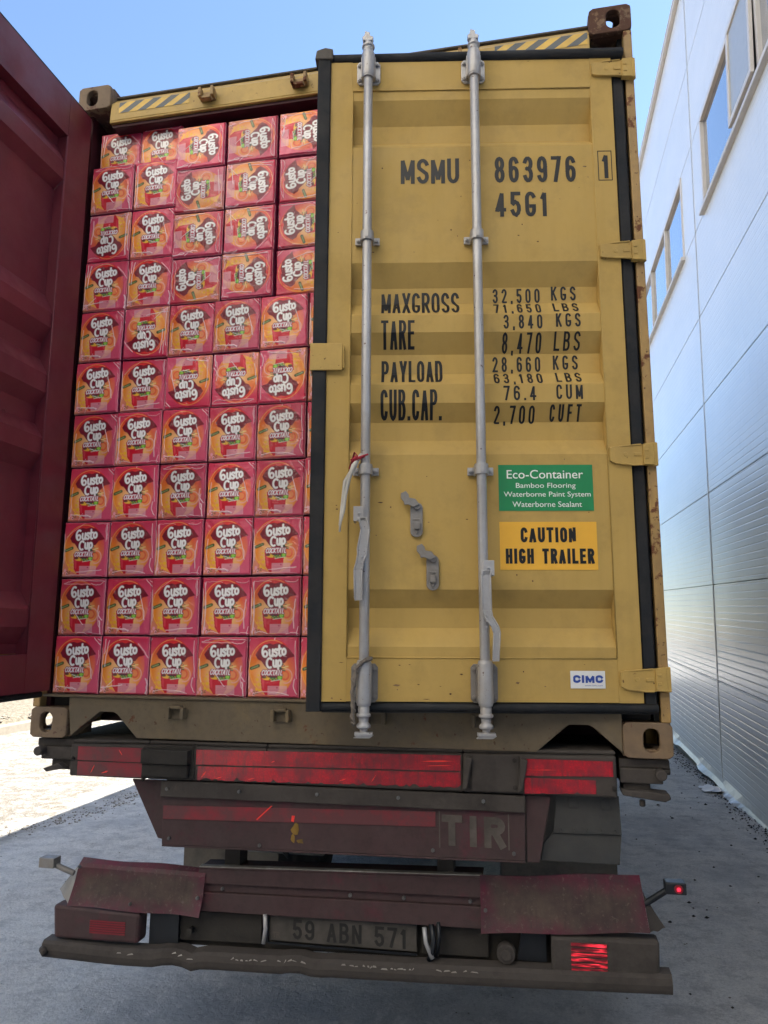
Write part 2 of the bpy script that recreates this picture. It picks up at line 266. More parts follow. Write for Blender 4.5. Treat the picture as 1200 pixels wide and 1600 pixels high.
def stencil_mesh(txt, x0, x1, z0, z1, y, tk):
    t_ = tk; H = z1-z0-t_; gap = (3.4 if .007 < tk < .0076 else (1.9 if txt[0].isdigit() or len(txt) < 4 else 1.0))*t_ if len(txt) > 1 else 0; ws = [GW.get(c, 1.0) for c in txt]; avail = (x1-x0)-t_*len(txt)-(gap*.55)*(len(txt)-1); u = max(.001, avail/sum(ws))
    V, F = [], []; x = x0; k_ = 0
    for c, w_ in zip(txt, ws):
        for path in GL.get(c, []):
            Q = [Vector((x+t_/2+px*w_*u, z0+t_/2+pz*H)) for px, pz in path]; Q = [p for i, p in enumerate(Q) if i == 0 or (p-Q[i-1]).length > 1e-5]
            runs = [[Q[0]]]; ends = [[.5, .5]]
            for i in range(1, len(Q)):
                runs[-1].append(Q[i])
                if i < len(Q)-1:
                    dt = (Q[i]-Q[i-1]).normalized().dot((Q[i+1]-Q[i]).normalized())
                    if dt < .55: ex = .5 if dt > -.35 else .12; ends[-1][1] = ex; runs.append([Q[i]]); ends.append([ex, .5])
            for P_, en in zip(runs, ends):
                n = len(P_); o = len(V); k_ += 1; yy = y-.00012*(k_ % 7)
                for i in range(n):
                    p = P_[i]; d0 = (p-P_[i-1]).normalized() if i else (P_[1]-p).normalized(); d1 = (P_[i+1]-p).normalized() if i < n-1 else d0
                    m_ = (d0+d1).normalized(); nrm = Vector((-m_.y, m_.x)); q = nrm*(t_/2/max(.6, nrm.dot(Vector((-d0.y, d0.x)))))
                    e = -d0*t_*en[0] if i == 0 else (d0*t_*en[1] if i == n-1 else Vector((0, 0)))
                    V += [(p.x+q.x+e.x, yy-.00001*i, p.y+q.y+e.y), (p.x-q.x+e.x, yy-.00001*i, p.y-q.y+e.y)]
                F += [(o+2*i, o+2*i+1, o+2*i+3, o+2*i+2) for i in range(n-1)]
        x += w_*u+t_+gap*.55
    return V, F
def lettering(name, items, mat, parent, y=0.0, conform=None, bold=.01):
    b = B()
    for it in items:
        if len(it) > 6: V, F = stencil_mesh(*it[:5], y, it[6])
        else: V, F = text_mesh(*it[:5], y=y, bold=it[5] if len(it) > 5 else bold)
        b.add(V, F)
    me = bpy.data.meshes.new(name); me.from_pydata(b.v, [], b.f); bm = bmesh.new(); bm.from_mesh(me)
    if conform:
        for z, d in conform:
            g = bm.verts[:]+bm.edges[:]+bm.faces[:]; bmesh.ops.bisect_plane(bm, geom=g, plane_co=(0, 0, z), plane_no=(0, 0, 1), dist=1e-6)
        zs = [c[0] for c in conform][::-1]; ds = [c[1] for c in conform][::-1]
        for v in bm.verts: v.co.y = v.co.y+float(np.interp(v.co.z, zs, ds))
    for f in bm.faces:
        f.normal_update()
        if f.normal.y > 0: f.normal_flip()
    bm.to_mesh(me); bm.free(); me.materials.append(M[mat]); o = bpy.data.objects.new(name, me); return link(o, parent)
# ------------------------------------------------------------------ ground
def strewn(name, n, fn, smin, smax, mat, label=None, squash=.6):
    b = B()
    for _ in range(n):
        x, y, z = fn(); s = random.uniform(smin, smax)*random.choice((.5, .7, 1)); vs = []
        for dx, dy, dz in ((1, 0, 0), (-1, 0, 0), (0, 1, 0), (0, -1, 0), (0, 0, 1), (0, 0, -1)):
            k = s*random.uniform(.6, 1.2); vs.append((x+dx*k, y+dy*k, z+dz*k*squash))
        b.add(vs, [(0, 2, 4), (2, 1, 4), (1, 3, 4), (3, 0, 4), (2, 0, 5), (1, 2, 5), (3, 1, 5), (0, 3, 5)])
    return mk(name, b, mat)
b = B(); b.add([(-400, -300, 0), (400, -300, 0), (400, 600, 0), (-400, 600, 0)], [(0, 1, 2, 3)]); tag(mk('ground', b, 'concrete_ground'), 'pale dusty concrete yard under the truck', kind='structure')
b = B(); b.box(-6.25, -6.08, -40, 7.4, -.1, .13)
for i in range(40): b.box(-6.25, -6.08, 7.41+i*1.0, 8.40+i*1.0, -.1, .13)
tag(mk('kerb', b, 'kerbstone', bevel=.012), 'pale concrete kerb at the far left', kind='structure')
b = B(); nx = 30; ny = 40
for j in range(ny):
    for i in range(nx): b.v.append((-6.25-i*i*.12, -10+j*2.0, .10+(.04*random.random() if i else 0)+min(1.2, i*.05)))
for j in range(ny-1):
    for i in range(nx-1): b.f.append((j*nx+i, j*nx+i+1, (j+1)*nx+i+1, (j+1)*nx+i)); b.m.append(0); b.sm.append(False)
tag(mk('verge', b, 'verge'), 'stony verge beyond the kerb', kind='structure')
g = strewn('gravel', 1500, lambda: (-6.3-random.random()**1.5*5, random.uniform(5, 17), .16+.06*random.random()), .02, .07, 'kerbstone'); tag(g, 'loose pale gravel on the verge beyond the kerb', 'gravel', kind='stuff')
def edge():
    y = random.uniform(1.0, 7.5); x = -2.25+.30*max(0, y-2.7)*.8+.12*math.sin(y*2.3)+random.gauss(0, .09); return (x, y, .004)
g = strewn('rubble', 1600, edge, .003, .016, 'kerbstone'); tag(g, 'line of broken concrete crumbs across the yard at left', 'rubble', kind='stuff')
g = strewn('pebbles', 60, lambda: (random.uniform(2.3, 3.7), random.uniform(-.2, 6), .004), .008, .022, 'road_dark'); tag(g, 'dark crumbs scattered on the concrete between truck and wall', 'crumbs', kind='stuff')
g = strewn('grit', 500, lambda: (random.uniform(-2.5, 3.7), random.uniform(-1, 9), .002), .003, .011, 'stone'); tag(g, 'scattered grit and small pebbles on the concrete', 'grit', kind='stuff')
def foot():
    y = random.uniform(2.5, 11); return (3.86+y*.0+random.gauss(-.06, .06), y, .01)
g = strewn('dirt_line', 1500, foot, .003, .015, 'road_dark'); tag(g, 'dark dirt and crumbs along the foot of the warehouse wall', 'dirt', kind='stuff')
# ------------------------------------------------------------------ shipping container (local z 0 = its underside)
CT = empty('shipping_container', (0, 0, 1.2)); tag(CT, 'ochre yellow high container with open maroon left door, loaded with pink packs', 'container')
CW, CH, CL = 2.438, 2.896, 12.19
def casting(x0, y0, z0, out, topz, mat, rear):
    b = B(); w, L, h, t_ = .162, .178, .118, .026
    ya, yb = (y0, y0+L)
    b.ring(rectloop(x0, x0+w, z0, z0+h, rr=1), stadium(x0+w/2+(.012 if out > 0 else -.012), z0+h/2, .054, .080), ya if rear else yb-t_, ya+t_ if rear else yb, 'y')
    y1, y2 = (ya+t_, yb) if rear else (ya, yb-t_)
    xs = (x0, x0+t_) if out < 0 else (x0+w-t_, x0+w)
    b.ring(rectloop(y1, y2, z0, z0+h), stadium((y1+y2)/2, z0+h/2, .078, .052), xs[0], xs[1], 'x')
    xi = (x0+w-.012, x0+w) if out < 0 else (x0, x0+.012); b.box(xi[0], xi[1], y1, y2, z0+.002, z0+h-.002)
    xr = (x0+t_, x0+w-.012) if out < 0 else (x0+.012, x0+w-t_)
    zt = (z0+h-t_, z0+h-.001) if topz else (z0+.001, z0+t_)
    b.ring(rectloop(xr[0], xr[1], y1, y2), stadium((xr[0]+xr[1])/2, (y1+y2)/2, .058, .105), zt[0], zt[1], 'z')
    zo = (z0+.001, z0+.012) if topz else (z0+h-.012, z0+h-.001); b.box(xr[0], xr[1], y1, y2, zo[0], zo[1])
    return mk('corner_casting', b, mat, CT, .004)
for xx, out in ((0, -1), (CW-.162, 1)):
    for yy, rear in ((0, True), (CL-.178, False)):
        casting(xx, yy, 0, out, False, 'casting_low', rear); casting(xx, yy, CH-.118, out, True, 'casting_low' if out < 0 else 'casting_top', rear)
# corner posts: outer channel (rusty ochre) and inner leg
for sgn in (0, 1):
    fx = lambda a, b_: (a, b_) if sgn == 0 else (CW-b_, CW-a)
    b = B(); a, c_ = fx(.002, .034)
    for z0, z1 in ((.118, .222), (.298, 1.012), (1.085, 1.792), (1.870, 2.565), (2.640, 2.778)) if sgn else ((.118, 2.778),): b.box(a, c_, .003, .14, z0, z1)
    a, c_ = fx(.005, .030); b.box(a, c_, .012, .14, .118, 2.778)
    mk('corner_post', b, 'gold_rusty', CT, .004)
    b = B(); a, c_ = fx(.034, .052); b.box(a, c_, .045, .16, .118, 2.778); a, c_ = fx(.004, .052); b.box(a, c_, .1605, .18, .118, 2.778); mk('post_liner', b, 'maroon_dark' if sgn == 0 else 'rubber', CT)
# header with hazard stripes
b = B(); b.prism([(.006, 2.710), (.012, 2.800), (.05, 2.845), (.11, 2.858), (.11, 2.71)], .162, CW-.162, 'x'); b.prism([(.006, 2.700), (.11, 2.700), (.11, 2.7095), (.006, 2.7095)], .162, CW-.162, 'x')
mk('header', b, 'gold_header', CT, .003)
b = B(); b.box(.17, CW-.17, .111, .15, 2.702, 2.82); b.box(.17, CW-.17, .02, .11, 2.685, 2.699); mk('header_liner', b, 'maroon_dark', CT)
b = B(); b.box(.1625, CW-.1625, .05, .11, 2.8585, 2.868); mk('gutter_seal', b, 'rubber_dusty', CT, .003)
def hazard(x0, x1, z0, z1, n, slant, flip=False):
    hb = B(); yb = B(); nn_ = 2*n; w = (x1-x0)/nn_
    for i in range(-2, nn_+2):
        p = [(x0+i*w-slant/2, z0), (x0+(i+1)*w-slant/2, z0), (x0+(i+1)*w+slant/2, z1), (x0+i*w+slant/2, z1)]
        # clip to the strip
        out = []
        def cl(poly, xk, keep):
            r = []
            for k in range(len(poly)):
                a_, c_ = poly[k], poly[(k+1) % len(poly)]; ia, ic = keep(a_[0], xk), keep(c_[0], xk)
                if ia: r.append(a_)
                if ia != ic: s_ = (xk-a_[0])/(c_[0]-a_[0]); r.append((xk, a_[1]+s_*(c_[1]-a_[1])))
            return r
        p = cl(p, x0, lambda v, k: v >= k); p = cl(p, x1, lambda v, k: v <= k) if p else p
        if len(p) < 3: continue
        f = lambda q: (q[0], .0045+(q[1]-2.71)/.09*.006 if q[1] <= 2.80 else .0105+(q[1]-2.8)/.045*.038, q[1])
        (hb if i % 2 else yb).add([f(q) for q in p], [tuple(range(len(p)))])
    return hb, yb
for args in ((.205, .55, 2.745, 2.7995, 4, .075), (1.90, 2.268, 2.745, 2.7995, 4, .075)):
    hb, yb = hazard(*args); o = mk('hazard_stripe', yb, 'hazard_yellow', CT); mk('black_band', hb, 'hazard_black', o)
# cam keepers on header and sill
def keeper(x, z, s):
    b = B(); b.box(x-.036, x+.036, -.004, .006, z-.022, z+.018); b.box(x-.036, x-.022, -.034, -.0045, z-.020, z+.024); b.box(x+.022, x+.036, -.034, -.0045, z-.020, z+.024)
    b.box(x-.0215, x+.0215, -.030, -.0045, z-.024*s-.006, z-.024*s+.006); return mk('cam_keeper', b, 'gold_rusty' if s > 0 else 'gold_dirty', CT, .003)
for x in (.645, 1.07, 1.36, 1.79): keeper(x, 2.758, 1)
for x in (.638, 1.058, 1.42, 1.80): keeper(x, .108, -1)
# sill with two notches
b = B(); zb, zt = .008, .158
b.prism([(.163, zb+.112), (.178, zb), (.285, .093), (.30, .104), (.36, .104), (.375, .097), (.465, zb), (1.985, zb), (2.085, .093), (2.10, .104), (2.165, .104), (2.18, .097), (2.275, zb+.006), (2.2755, zt), (.1625, zt)], .006, .06)
b.box(.05, CW-.05, -.004, .12, zt+.0005, zt+.010); mk('sill', b, 'gold_dirty', CT, .003)
b = B(); b.box(.06, CW-.06, .0605, .16, .12, .157); b.box(.465, 1.985, .0605, .16, .02, .119); mk('sill_back', b, 'road_dark', CT)
# sides, roof, floor, front wall
def side_wall(x, s):
    b = B(); y = .18; zig = []
    while y < CL-.2: zig += [(y, 0), (y+.07, 0), (y+.105, .03), (y+.175, .03)]; y += .21
    n = len(zig)
    for k, (z0, z1) in enumerate(((.16, 2.79),)):
        for mi, off_ in ((0, 0.0), (1, .004)):
            vs = [(x+s*(d+off_), yy, z) for yy, d in zig for z in (z0, z1)]; b.add(vs, [(2*i, 2*i+1, 2*i+3, 2*i+2) for i in range(n-1)], mi)
    b.box(min(x, x+s*.06), max(x, x+s*.06), .18, CL-.18, .02, .16); b.box(min(x, x+s*.06), max(x, x+s*.06), .18, CL-.18, 2.79, 2.85)
    return mk('side_wall', b, ['gold', 'maroon'], CT, recalc=False)
side_wall(.004, 1); side_wall(CW-.004, -1)
b = B(); b.box(.03, CW-.03, .15, CL-.02, 2.852, 2.862); mk('roof', b, 'gold_rusty', CT)
b = B(); b.box(.062, CW-.062, .165, CL-.02, .125, .157); [b.box(.062, CW-.062, .4+k*.6, .45+k*.6, .02, .124) for k in range(19)]; mk('floor', b, 'maroon_dark', CT)
b = B(); b.box(.03, CW-.03, CL-.04, CL-.02, .02, 2.85); mk('front_wall', b, 'gold', CT)
# ------------------------------------------------------------------ doors
ZP = list(zip([3.725, 3.683, 3.599, 3.522, 3.481, 2.998, 2.914, 2.85, 2.789, 2.720, 2.648, 2.572, 2.518, 2.447, 2.384, 2.315, 2.253, 1.767, 1.703, 1.634, 1.569, 1.532], [.003, .003, .045, .045, .003, .003, .045, .045, .003, .003, .045, .045, .003, .003, .045, .045, .003, .003, .045, .045, .003, .003]))
ZP = [(z-1.2, d) for z, d in ZP]
def leaf(sg, inner, outer='gold'):
    X = (lambda a, c_: (-c_, -a)) if sg < 0 else (lambda a, c_: (a, c_))
    b = B(); z0, z1 = .183, (2.652 if sg < 0 else 2.722); zi0, zi1 = ZP[-1][0], ZP[0][0]
    def fbox(s0, s1, za, zb, y0=0.0, y1=.055):
        x0, x1 = X(s0, s1); ym = y0+.004 if sg > 0 else y1-.004; b.box(x0, x1, y0, ym, za, zb, 0); b.box(x0+.001, x1-.001, ym+.0002, y1, za+.001, zb-.001, 1)
    fbox(.072 if sg < 0 else .002, .155, z0, z1); fbox(1.087, 1.172, z0, z1); fbox(.1555, 1.0865, zi1+.001, z1-.001, .001); fbox(.1555, 1.0865, z0+.001, zi0-.001, .001)
    x0, x1 = X(.1555, 1.0865)
    for mi, off_ in ((0, 0), (1, .004)):
        vs = [(x, d+off_, z) for z, d in ZP for x in (x0, x1)]; b.add(vs, [(2*i, 2*i+1, 2*i+3, 2*i+2) for i in range(len(ZP)-1)], mi)
    # weld beads round the panel
    for z in (zi1, zi0): b.tube([(x0, .0005, z), (x1, .0005, z)], .0028, 6, 0)
    for x in (x0, x1): b.tube([(x, .0005, zi0), (x, .0005, zi1)], .0025, 6, 0)
    if sg > 0:
        for x in (x0, x1): b.tube([(x, .053, zi0), (x, .053, zi1)], .004, 6, 1)
    return mk('door', b, [outer, inner], CT, recalc=False)
def fixn(o):
    bm = bmesh.new(); bm.from_mesh(o.data); bmesh.ops.recalc_face_normals(bm, faces=bm.faces); bm.to_mesh(o.data); bm.free()
def gasket(sg, parent):
    if sg > 0:
        b = B(); b.box(1.1725, 1.22, -.006, .06, .150, 2.765); b.box(.024, 1.172, .012, .050, 2.7225, 2.735); b.tube([(.024, .03, .170), (1.172, .03, .170)], .0125, 10); return mk('gasket', b, 'rubber', parent, .003)
    X = (lambda a, c_: (-c_, -a)) if sg < 0 else (lambda a, c_: (a, c_))
    b = B(); x0, x1 = X(1.1725, 1.224); b.prism([(x0, -.010), (x1, -.010), (x1, .062), (x0, .062)] if 0 else [(x0+.004, -.012), (x1-.004, -.012), (x1, -.006), (x1, .060), (x0, .060), (x0, -.006)], .150, 2.693, 'z')
    x0, x1 = X(.020, .0715); b.prism([(x0+.008, .008), (x1-.008, .008), (x1, .02), (x1, .060), (x0, .060), (x0, .02)], .150, 2.686, 'z')
    xa, xb = X(.024, 1.172)
    b.tube([(xa, .012, 2.671), (xb, .002, 2.673)], .021, 12); b.box(xa, xb, .012, .058, 2.6525, 2.690)
    b.tube([(xa, .012, .165), (xb, .008, .165)], .0155, 12); b.box(xa, xb, .012, .058, .150, .1825); b.box(xa, xb, .004, .056, .146, .1495)
    return mk('gasket', b, 'rubber', parent, .003)
RD = leaf(-1, 'maroon'); RD.location = (2.42, 0.0, 0); RD.rotation_euler = (0, 0, math.radians(9.74)); fixn(RD)
tag(RD, 'ochre right door with stencilled figures and two grey locking bars')
LD = leaf(1, 'maroon'); LD.location = (.025, -.004, 0); LD.rotation_euler = (0, 0, math.radians(-90.0)); fixn(LD)
tag(LD, 'maroon inside of the left door, swung fully open')
gasket(-1, RD); g = gasket(1, LD)
# corner cap of gasket
b = B(); b.prism([(-1.236, 2.656), (-1.165, 2.656), (-1.165, 2.700), (-1.196, 2.706), (-1.230, 2.694)], -.018, .045); mk('gasket_cap', b, 'rubber_dusty', RD, .004)
# overlap tab on the free edge
b = B(); b.box(-1.232, -1.112, -.020, -.013, 1.367, 1.472); b.box(-1.111, -1.106, -.018, -.002, 1.375, 1.465); b.box(-1.232, -1.226, -.0125, .05, 1.370, 1.469); mk('overlap_tab', b, 'gold_header', RD, .003)
def hexbolt(b, x, y, z, r=.009, d=.008, mi=0): b.tube([(x, y, z), (x, y-d, z)], r, 6, mi); b.tube([(x, y-d, z), (x, y-d-.004, z)], r*.5, 8, mi)
def locking_bar(x, door, hz, hx):
    T = -.046; b = B()
    b.tube([(x, T, .19), (x, T, 2.64)], .0172, 20)
    for z0, z1 in ((.175, .325), (2.540, 2.652)): b.tube([(x, T, z0), (x, T, z0+.006), (x, T, z0+.008), (x, T, z1-.008), (x, T, z1-.006), (x, T, z1)], [.0235, .0235, .0255, .0255, .0235, .0235], 20)
    rs = [(.175, .019), (.150, .019), (.148, .0245), (.140, .0245), (.136, .017), (.120, .016), (.112, .024), (.104, .024), (.098, .013), (.088, .013)]
    b.tube([(x, T, z) for z, r in rs], [r for z, r in rs], 16)
    b.box(x-.030, x+.030, T-.016, T+.014, .078, .089); b.prism([(x-.034, .070), (x+.020, .070), (x+.034, .079), (x-.016, .084)], T-.012, T+.012)
    rs = [(2.652, .020), (2.670, .020), (2.674, .025), (2.682, .025), (2.687, .016), (2.700, .016)]
    b.tube([(x, T, z) for z, r in rs], [r for z, r in rs], 16)
    b.prism([(x-.020, 2.699), (x+.016, 2.699), (x+.020, 2.714), (x+.006, 2.720), (x+.006, 2.733), (x-.012, 2.740), (x-.016, 2.720), (x-.024, 2.714)], T-.013, T+.013)
    bar = mk('locking_bar', b, 'steel', door, .002); 
    for z0, z1 in ((.182, .312), (2.545, 2.645)):
        b = B(); b.prism([(x-.046, z0+.012), (x-.036, z0), (x+.036, z0), (x+.046, z0+.012), (x+.046, z1-.012), (x+.036, z1), (x-.036, z1), (x-.046, z1-.012)], -.010, -.0015)
        b.box(x-.028, x+.028, T+.004, -.0105, z0+.006, z1-.006)
        for sx_ in (-1, 1):
            for zz_ in (z0+.018, z1-.018): hexbolt(b, x+sx_*.035, -.010, zz_)
        mk('bar_bracket', b, 'steel_dull' if z0 < 1 else 'steel', door, .002)
    for zc in (1.878, .987):
        b = B(); b.box(x-.046, x-.021, -.012, -.0015, zc-.014, zc+.014); b.box(x+.021, x+.046, -.012, -.0015, zc-.014, zc+.014)
        n = 14; o_ = [(x+.0245*math.cos(math.pi*k/n), T-.0245*math.sin(math.pi*k/n)) for k in range(n+1)]; i_ = [(x+.0185*math.cos(math.pi*k/n), T-.0185*math.sin(math.pi*k/n)) for k in range(n+1)]
        b.prism([(x+.0245, -.0125)]+o_+[(x-.0245, -.0125), (x-.0185, -.0125)]+i_[::-1]+[(x+.0185, -.0125)], zc-.019, zc+.019, 'z')
        b.box(x-.007, x+.007, T-.0272, T-.0242, zc+.0195-.034, zc+.016)
        hexbolt(b, x-.034, -.012, zc, .0085); hexbolt(b, x+.034, -.012, zc, .0085); mk('bar_clamp', b, 'steel', door, .0015)
    return bar
locking_bar(-1.023, RD, 0, 0); locking_bar(-.613, RD, 0, 0)
# handles
def handle(x, ztop, side, length):
    T = -.046; b = B(); s = side
    b.box(min(x+s*.000, x+s*.036), max(x+s*.000, x+s*.036), T-.034, T-.018, ztop-.052, ztop); b.box(min(x+s*.028, x+s*.036), max(x+s*.028, x+s*.036), T-.0175, T+.02, ztop-.052, ztop)
    b.box(min(x-s*.004, x+s*.002), max(x-s*.004, x+s*.002), T-.030, T-.017, ztop-.046, ztop-.006)
    hexbolt(b, x+s*.016, T-.034, ztop-.026, .006, .004)
    k = length
    if side > 0: prof = [(.012, -.052, .016), (.010, -.10*k, .016), (.006, -.15*k, .015), (.008, -.50*k, .014), (.012, -.56*k, .013), (.034, -.66*k, .011), (.040, -.72*k, .010), (.034, -1.0*k, .009)]
    else: prof = [(.006, -.052, .015), (.004, -.12*k, .013), (-.006, -.25*k, .014), (.004, -.45*k, .016), (.004, -.52*k, .015), (.012, -.60*k, .012), (.018, -.68*k, .013), (.016, -.98*k, .012), (.014, -1.0*k, .010)]
    L_ = [(x+s*px-w, ztop+pz) for px, pz, w in prof]; R_ = [(x+s*px+w, ztop+pz) for px, pz, w in prof]
    for i in range(len(prof)-1):
        yy = T-.026-(.010 if i % 3 == 1 else 0)
        b.prism([L_[i], R_[i], R_[i+1], L_[i+1]], T-.036, T-.028)
        for e in (L_, R_): b.tube([(e[i][0], T-.036, e[i][1]), (e[i+1][0], T-.036, e[i+1][1])], .0035, 6)
    for q in range(3): b.cyl((x+s*.006, T-.0365, ztop-.20*k/.33-.02*q+.02), (x+s*.006, T-.041, ztop-.20*k/.33-.02*q+.02), .004, 8)
    return mk('handle', b, 'steel', RD, .0015)
handle(-1.026, .850, -1, .325); handle(-.615, .662, 1, .338)
def catch(x, zt):
    b = B(); h = .125
    b.prism([(x-.014+.022*math.cos(a), zt-.040+.020*math.sin(a)) for a in [math.pi*k/8 for k in range(9)]]+[(x-.014+.022*math.cos(a), zt-h+.020*math.sin(a)) for a in [math.pi+math.pi*k/8 for k in range(9)]], -.008, -.001)
    b.cyl((x-.012, -.008, zt-.036), (x-.012, -.018, zt-.036), .012); b.box(x-.025, x-.003, -.0115, -.0085, zt-.084, zt-.078); b.box(x-.024, x-.004, -.022, -.0085, zt-.118, zt-.092); b.prism([(x-.022, zt-.122), (x-.006, zt-.122), (x-.014, zt-.136)], -.014, -.0085)
    b.prism([(x-.004, zt-.030), (x-.018, zt-.010), (x-.040, zt-.006), (x-.042, zt+.006), (x-.052, zt+.018), (x-.070, zt+.010), (x-.070, zt-.008), (x-.060, zt-.020), (x-.056, zt-.032), (x-.044, zt-.030), (x-.024, zt-.040)], -.026, -.0185)
    return mk('handle_catch', b, 'steel_dull', RD, .0015)
catch(-.828, .896); catch(-.772, .708)
for zc, fl in ((2.595, 0), (1.830, 0), (1.048, 1), (.262, 1)):
    b = B(); h = .032
    b.prism([(-.150, zc-h*.72), (-.130, zc-h*(1.05 if fl else .86)), (-.070, zc-h*(1.25 if fl else .86)), (-.034, zc-h*(1.25 if fl else 1)), (-.034, zc+h*1.15), (-.070, zc+h*(.95 if fl else 1.2)), (-.13, zc+h*(.95 if fl else .9)), (-.150, zc+h*.78)], -.0125, -.0015)
    b.prism([(-.034, zc-h*1.2), (.002, zc-h*1.2), (.002, zc+h*1.3), (-.034, zc+h*1.15)], -.020, .004); b.box(.0025, .017, -.018, .010, zc-h*1.2, zc+h*1.25)
    b.tube([(.008, -.006, zc-h*1.28), (.008, -.006, zc+h*1.33)], .0125, 12)
    b.box(-.066, -.040, -.0155, -.0128, zc-.006, zc+.006); b.tube([(-.095, -.0125, zc), (-.095, -.0145, zc)], .008, 12); b.box(-.030, -.016, -.0225, -.0202, zc+.010, zc+.020); b.box(-.030, -.016, -.0225, -.0202, zc-.018, zc-.008)
    b.tube([(-.148, -.006, zc+h*.78), (-.10, -.0125, zc+h*.95), (-.04, -.0150, zc+h*1.12)], .003, 6); b.tube([(-.148, -.006, zc-h*.72), (-.07, -.0125, zc-h*(1.22 if fl else .9)), (-.04, -.0150, zc-h*(1.22 if fl else .98))], .003, 6)
    mk('hinge', b, 'gold_header', RD, .002)
    b = B(); b.prism([(.060, zc-h), (.16, zc-h*.8), (.16, zc+h*.8), (.060, zc+h)], -.014, -.002); b.box(.002, .0595, -.018, .004, zc-h, zc+h); mk('hinge', b, 'gold_header', LD, .002)
# left door rivets and locking bars on its outer face (away from camera)
for x in (.33, .75, 1.0):
    for z in (2.42, 1.25, 1.18, .82, .76): b = B(); b.tube([(x, .0075, z), (x, .012, z)], .007, 8); mk('rivet', b, 'maroon', LD)
for x in (.610, 1.027):
    b = B(); b.tube([(x, -.046, .10), (x, -.046, 2.82)], .0172, 12)
    for z in (.25, 1.0, 1.9, 2.65): b.box(x-.045, x+.045, -.030, -.001, z-.02, z+.02)
    mk('locking_bar', b, 'steel', LD)
# stencilled lettering: (s from hinge, world z) measured on the door
def zf(z, s_): return z-1.2-(z-1.6)*.0225*s_
def L_(txt, s0, s1, z0, z1, bold=.012): return (txt, -s0, -s1, zf(z0, (s0+s1)/2), zf(z1, (s0+s1)/2), bold)
def K_(txt, s0, s1, z0, z1, tk): return (txt, -s0, -s1, zf(z0, (s0+s1)/2), zf(z1, (s0+s1)/2), 0, tk)
for it_ in [K_('MSMU', .897, .672, 3.354, 3.461, .0150), K_('863976', .536, .226, 3.338, 3.448, .0150), K_('45G1', .536, .335, 3.197, 3.301, .0150)]: lettering('stencil_number', [it_], 'black_letter', RD, -.0008, ZP)
lettering('check_digit', [K_('1', .126, .097, 3.338, 3.440, .0150)], 'black_letter', RD, -.0008)
b = B()
for q in ((-.141, -.138, 2.125, 2.250), (-.090, -.087, 2.125, 2.250), (-.1379, -.0901, 2.125, 2.128), (-.1379, -.0901, 2.247, 2.250)): b.box(q[0], q[1], -.0010, -.0003, q[2], q[3])
mk('digit_frame', b, 'black_letter', RD)
for it_ in [K_('MAXGROSS', .971, .676, 2.822, 2.920, .0108), K_('TARE', .971, .846, 2.687, 2.792, .0108), K_('PAYLOAD', .970, .742, 2.548, 2.644, .0108), K_('CUB.CAP.', .972, .746, 2.407, 2.516, .0108),
    K_('32,500', .549, .371, 2.864, 2.922, .0074), K_('KGS', .328, .235, 2.868, 2.924, .0074), K_('71,650', .548, .372, 2.808, 2.858, .0074), K_('LBS', .326, .232, 2.809, 2.856, .0074),
    K_('3,840', .516, .372, 2.742, 2.798, .0074), K_('KGS', .322, .231, 2.744, 2.798, .0074), K_('8,470', .520, .375, 2.660, 2.728, .0074), K_('LBS', .328, .231, 2.664, 2.726, .0074),
    K_('28,660', .555, .377, 2.588, 2.648, .0074), K_('KGS', .330, .238, 2.592, 2.648, .0074), K_('63,180', .554, .375, 2.530, 2.582, .0074), K_('LBS', .325, .232, 2.532, 2.580, .0074),
    K_('76.4', .522, .403, 2.464, 2.520, .0074), K_('CUM', .330, .234, 2.464, 2.520, .0074), K_('2,700', .556, .407, 2.386, 2.446, .0074), K_('CUFT', .352, .238, 2.390, 2.446, .0074)]: lettering('stencil_line', [it_], 'black_letter', RD, -.0008, ZP)
def decal(name, s0, s1, z0, z1, mat, items, lm, y0=.003):
    b = B(); b.box(-s0, -s1, y0-.0015, y0-.0004, zf(z0, .38), zf(z1, .38)); o = mk(name, b, mat, RD); 
    lettering(name.replace('decal', 'lettering').replace('sticker', 'sticker_lettering'), items, lm, RD, y0-.0019); return o
decal('green_decal', .548, .212, 2.050, 2.219, 'green_decal', [L_('Eco-Container', .518, .246, 2.168, 2.200, .004), L_('Bamboo Flooring', .486, .274, 2.128, 2.152, 0), L_('Waterborne Paint System', .530, .222, 2.096, 2.120, 0), L_('Waterborne Sealant', .500, .254, 2.064, 2.084, 0)], 'white_letter')
decal('caution_decal', .548, .206, 1.838, 2.010, 'yellow_decal', [K_('CAUTION', .474, .280, 1.936, 1.990, .0105), K_('HIGH TRAILER', .528, .218, 1.860, 1.914, .0105)], 'black_letter')
decal('maker_sticker', .318, .200, 1.430, 1.489, 'white_decal', [K_('CIMC', .309, .208, 1.449, 1.475, .0075+.0002), L_('www.cimc.com', .270, .210, 1.438, 1.443, .0)], 'blue_letter', 0.0)
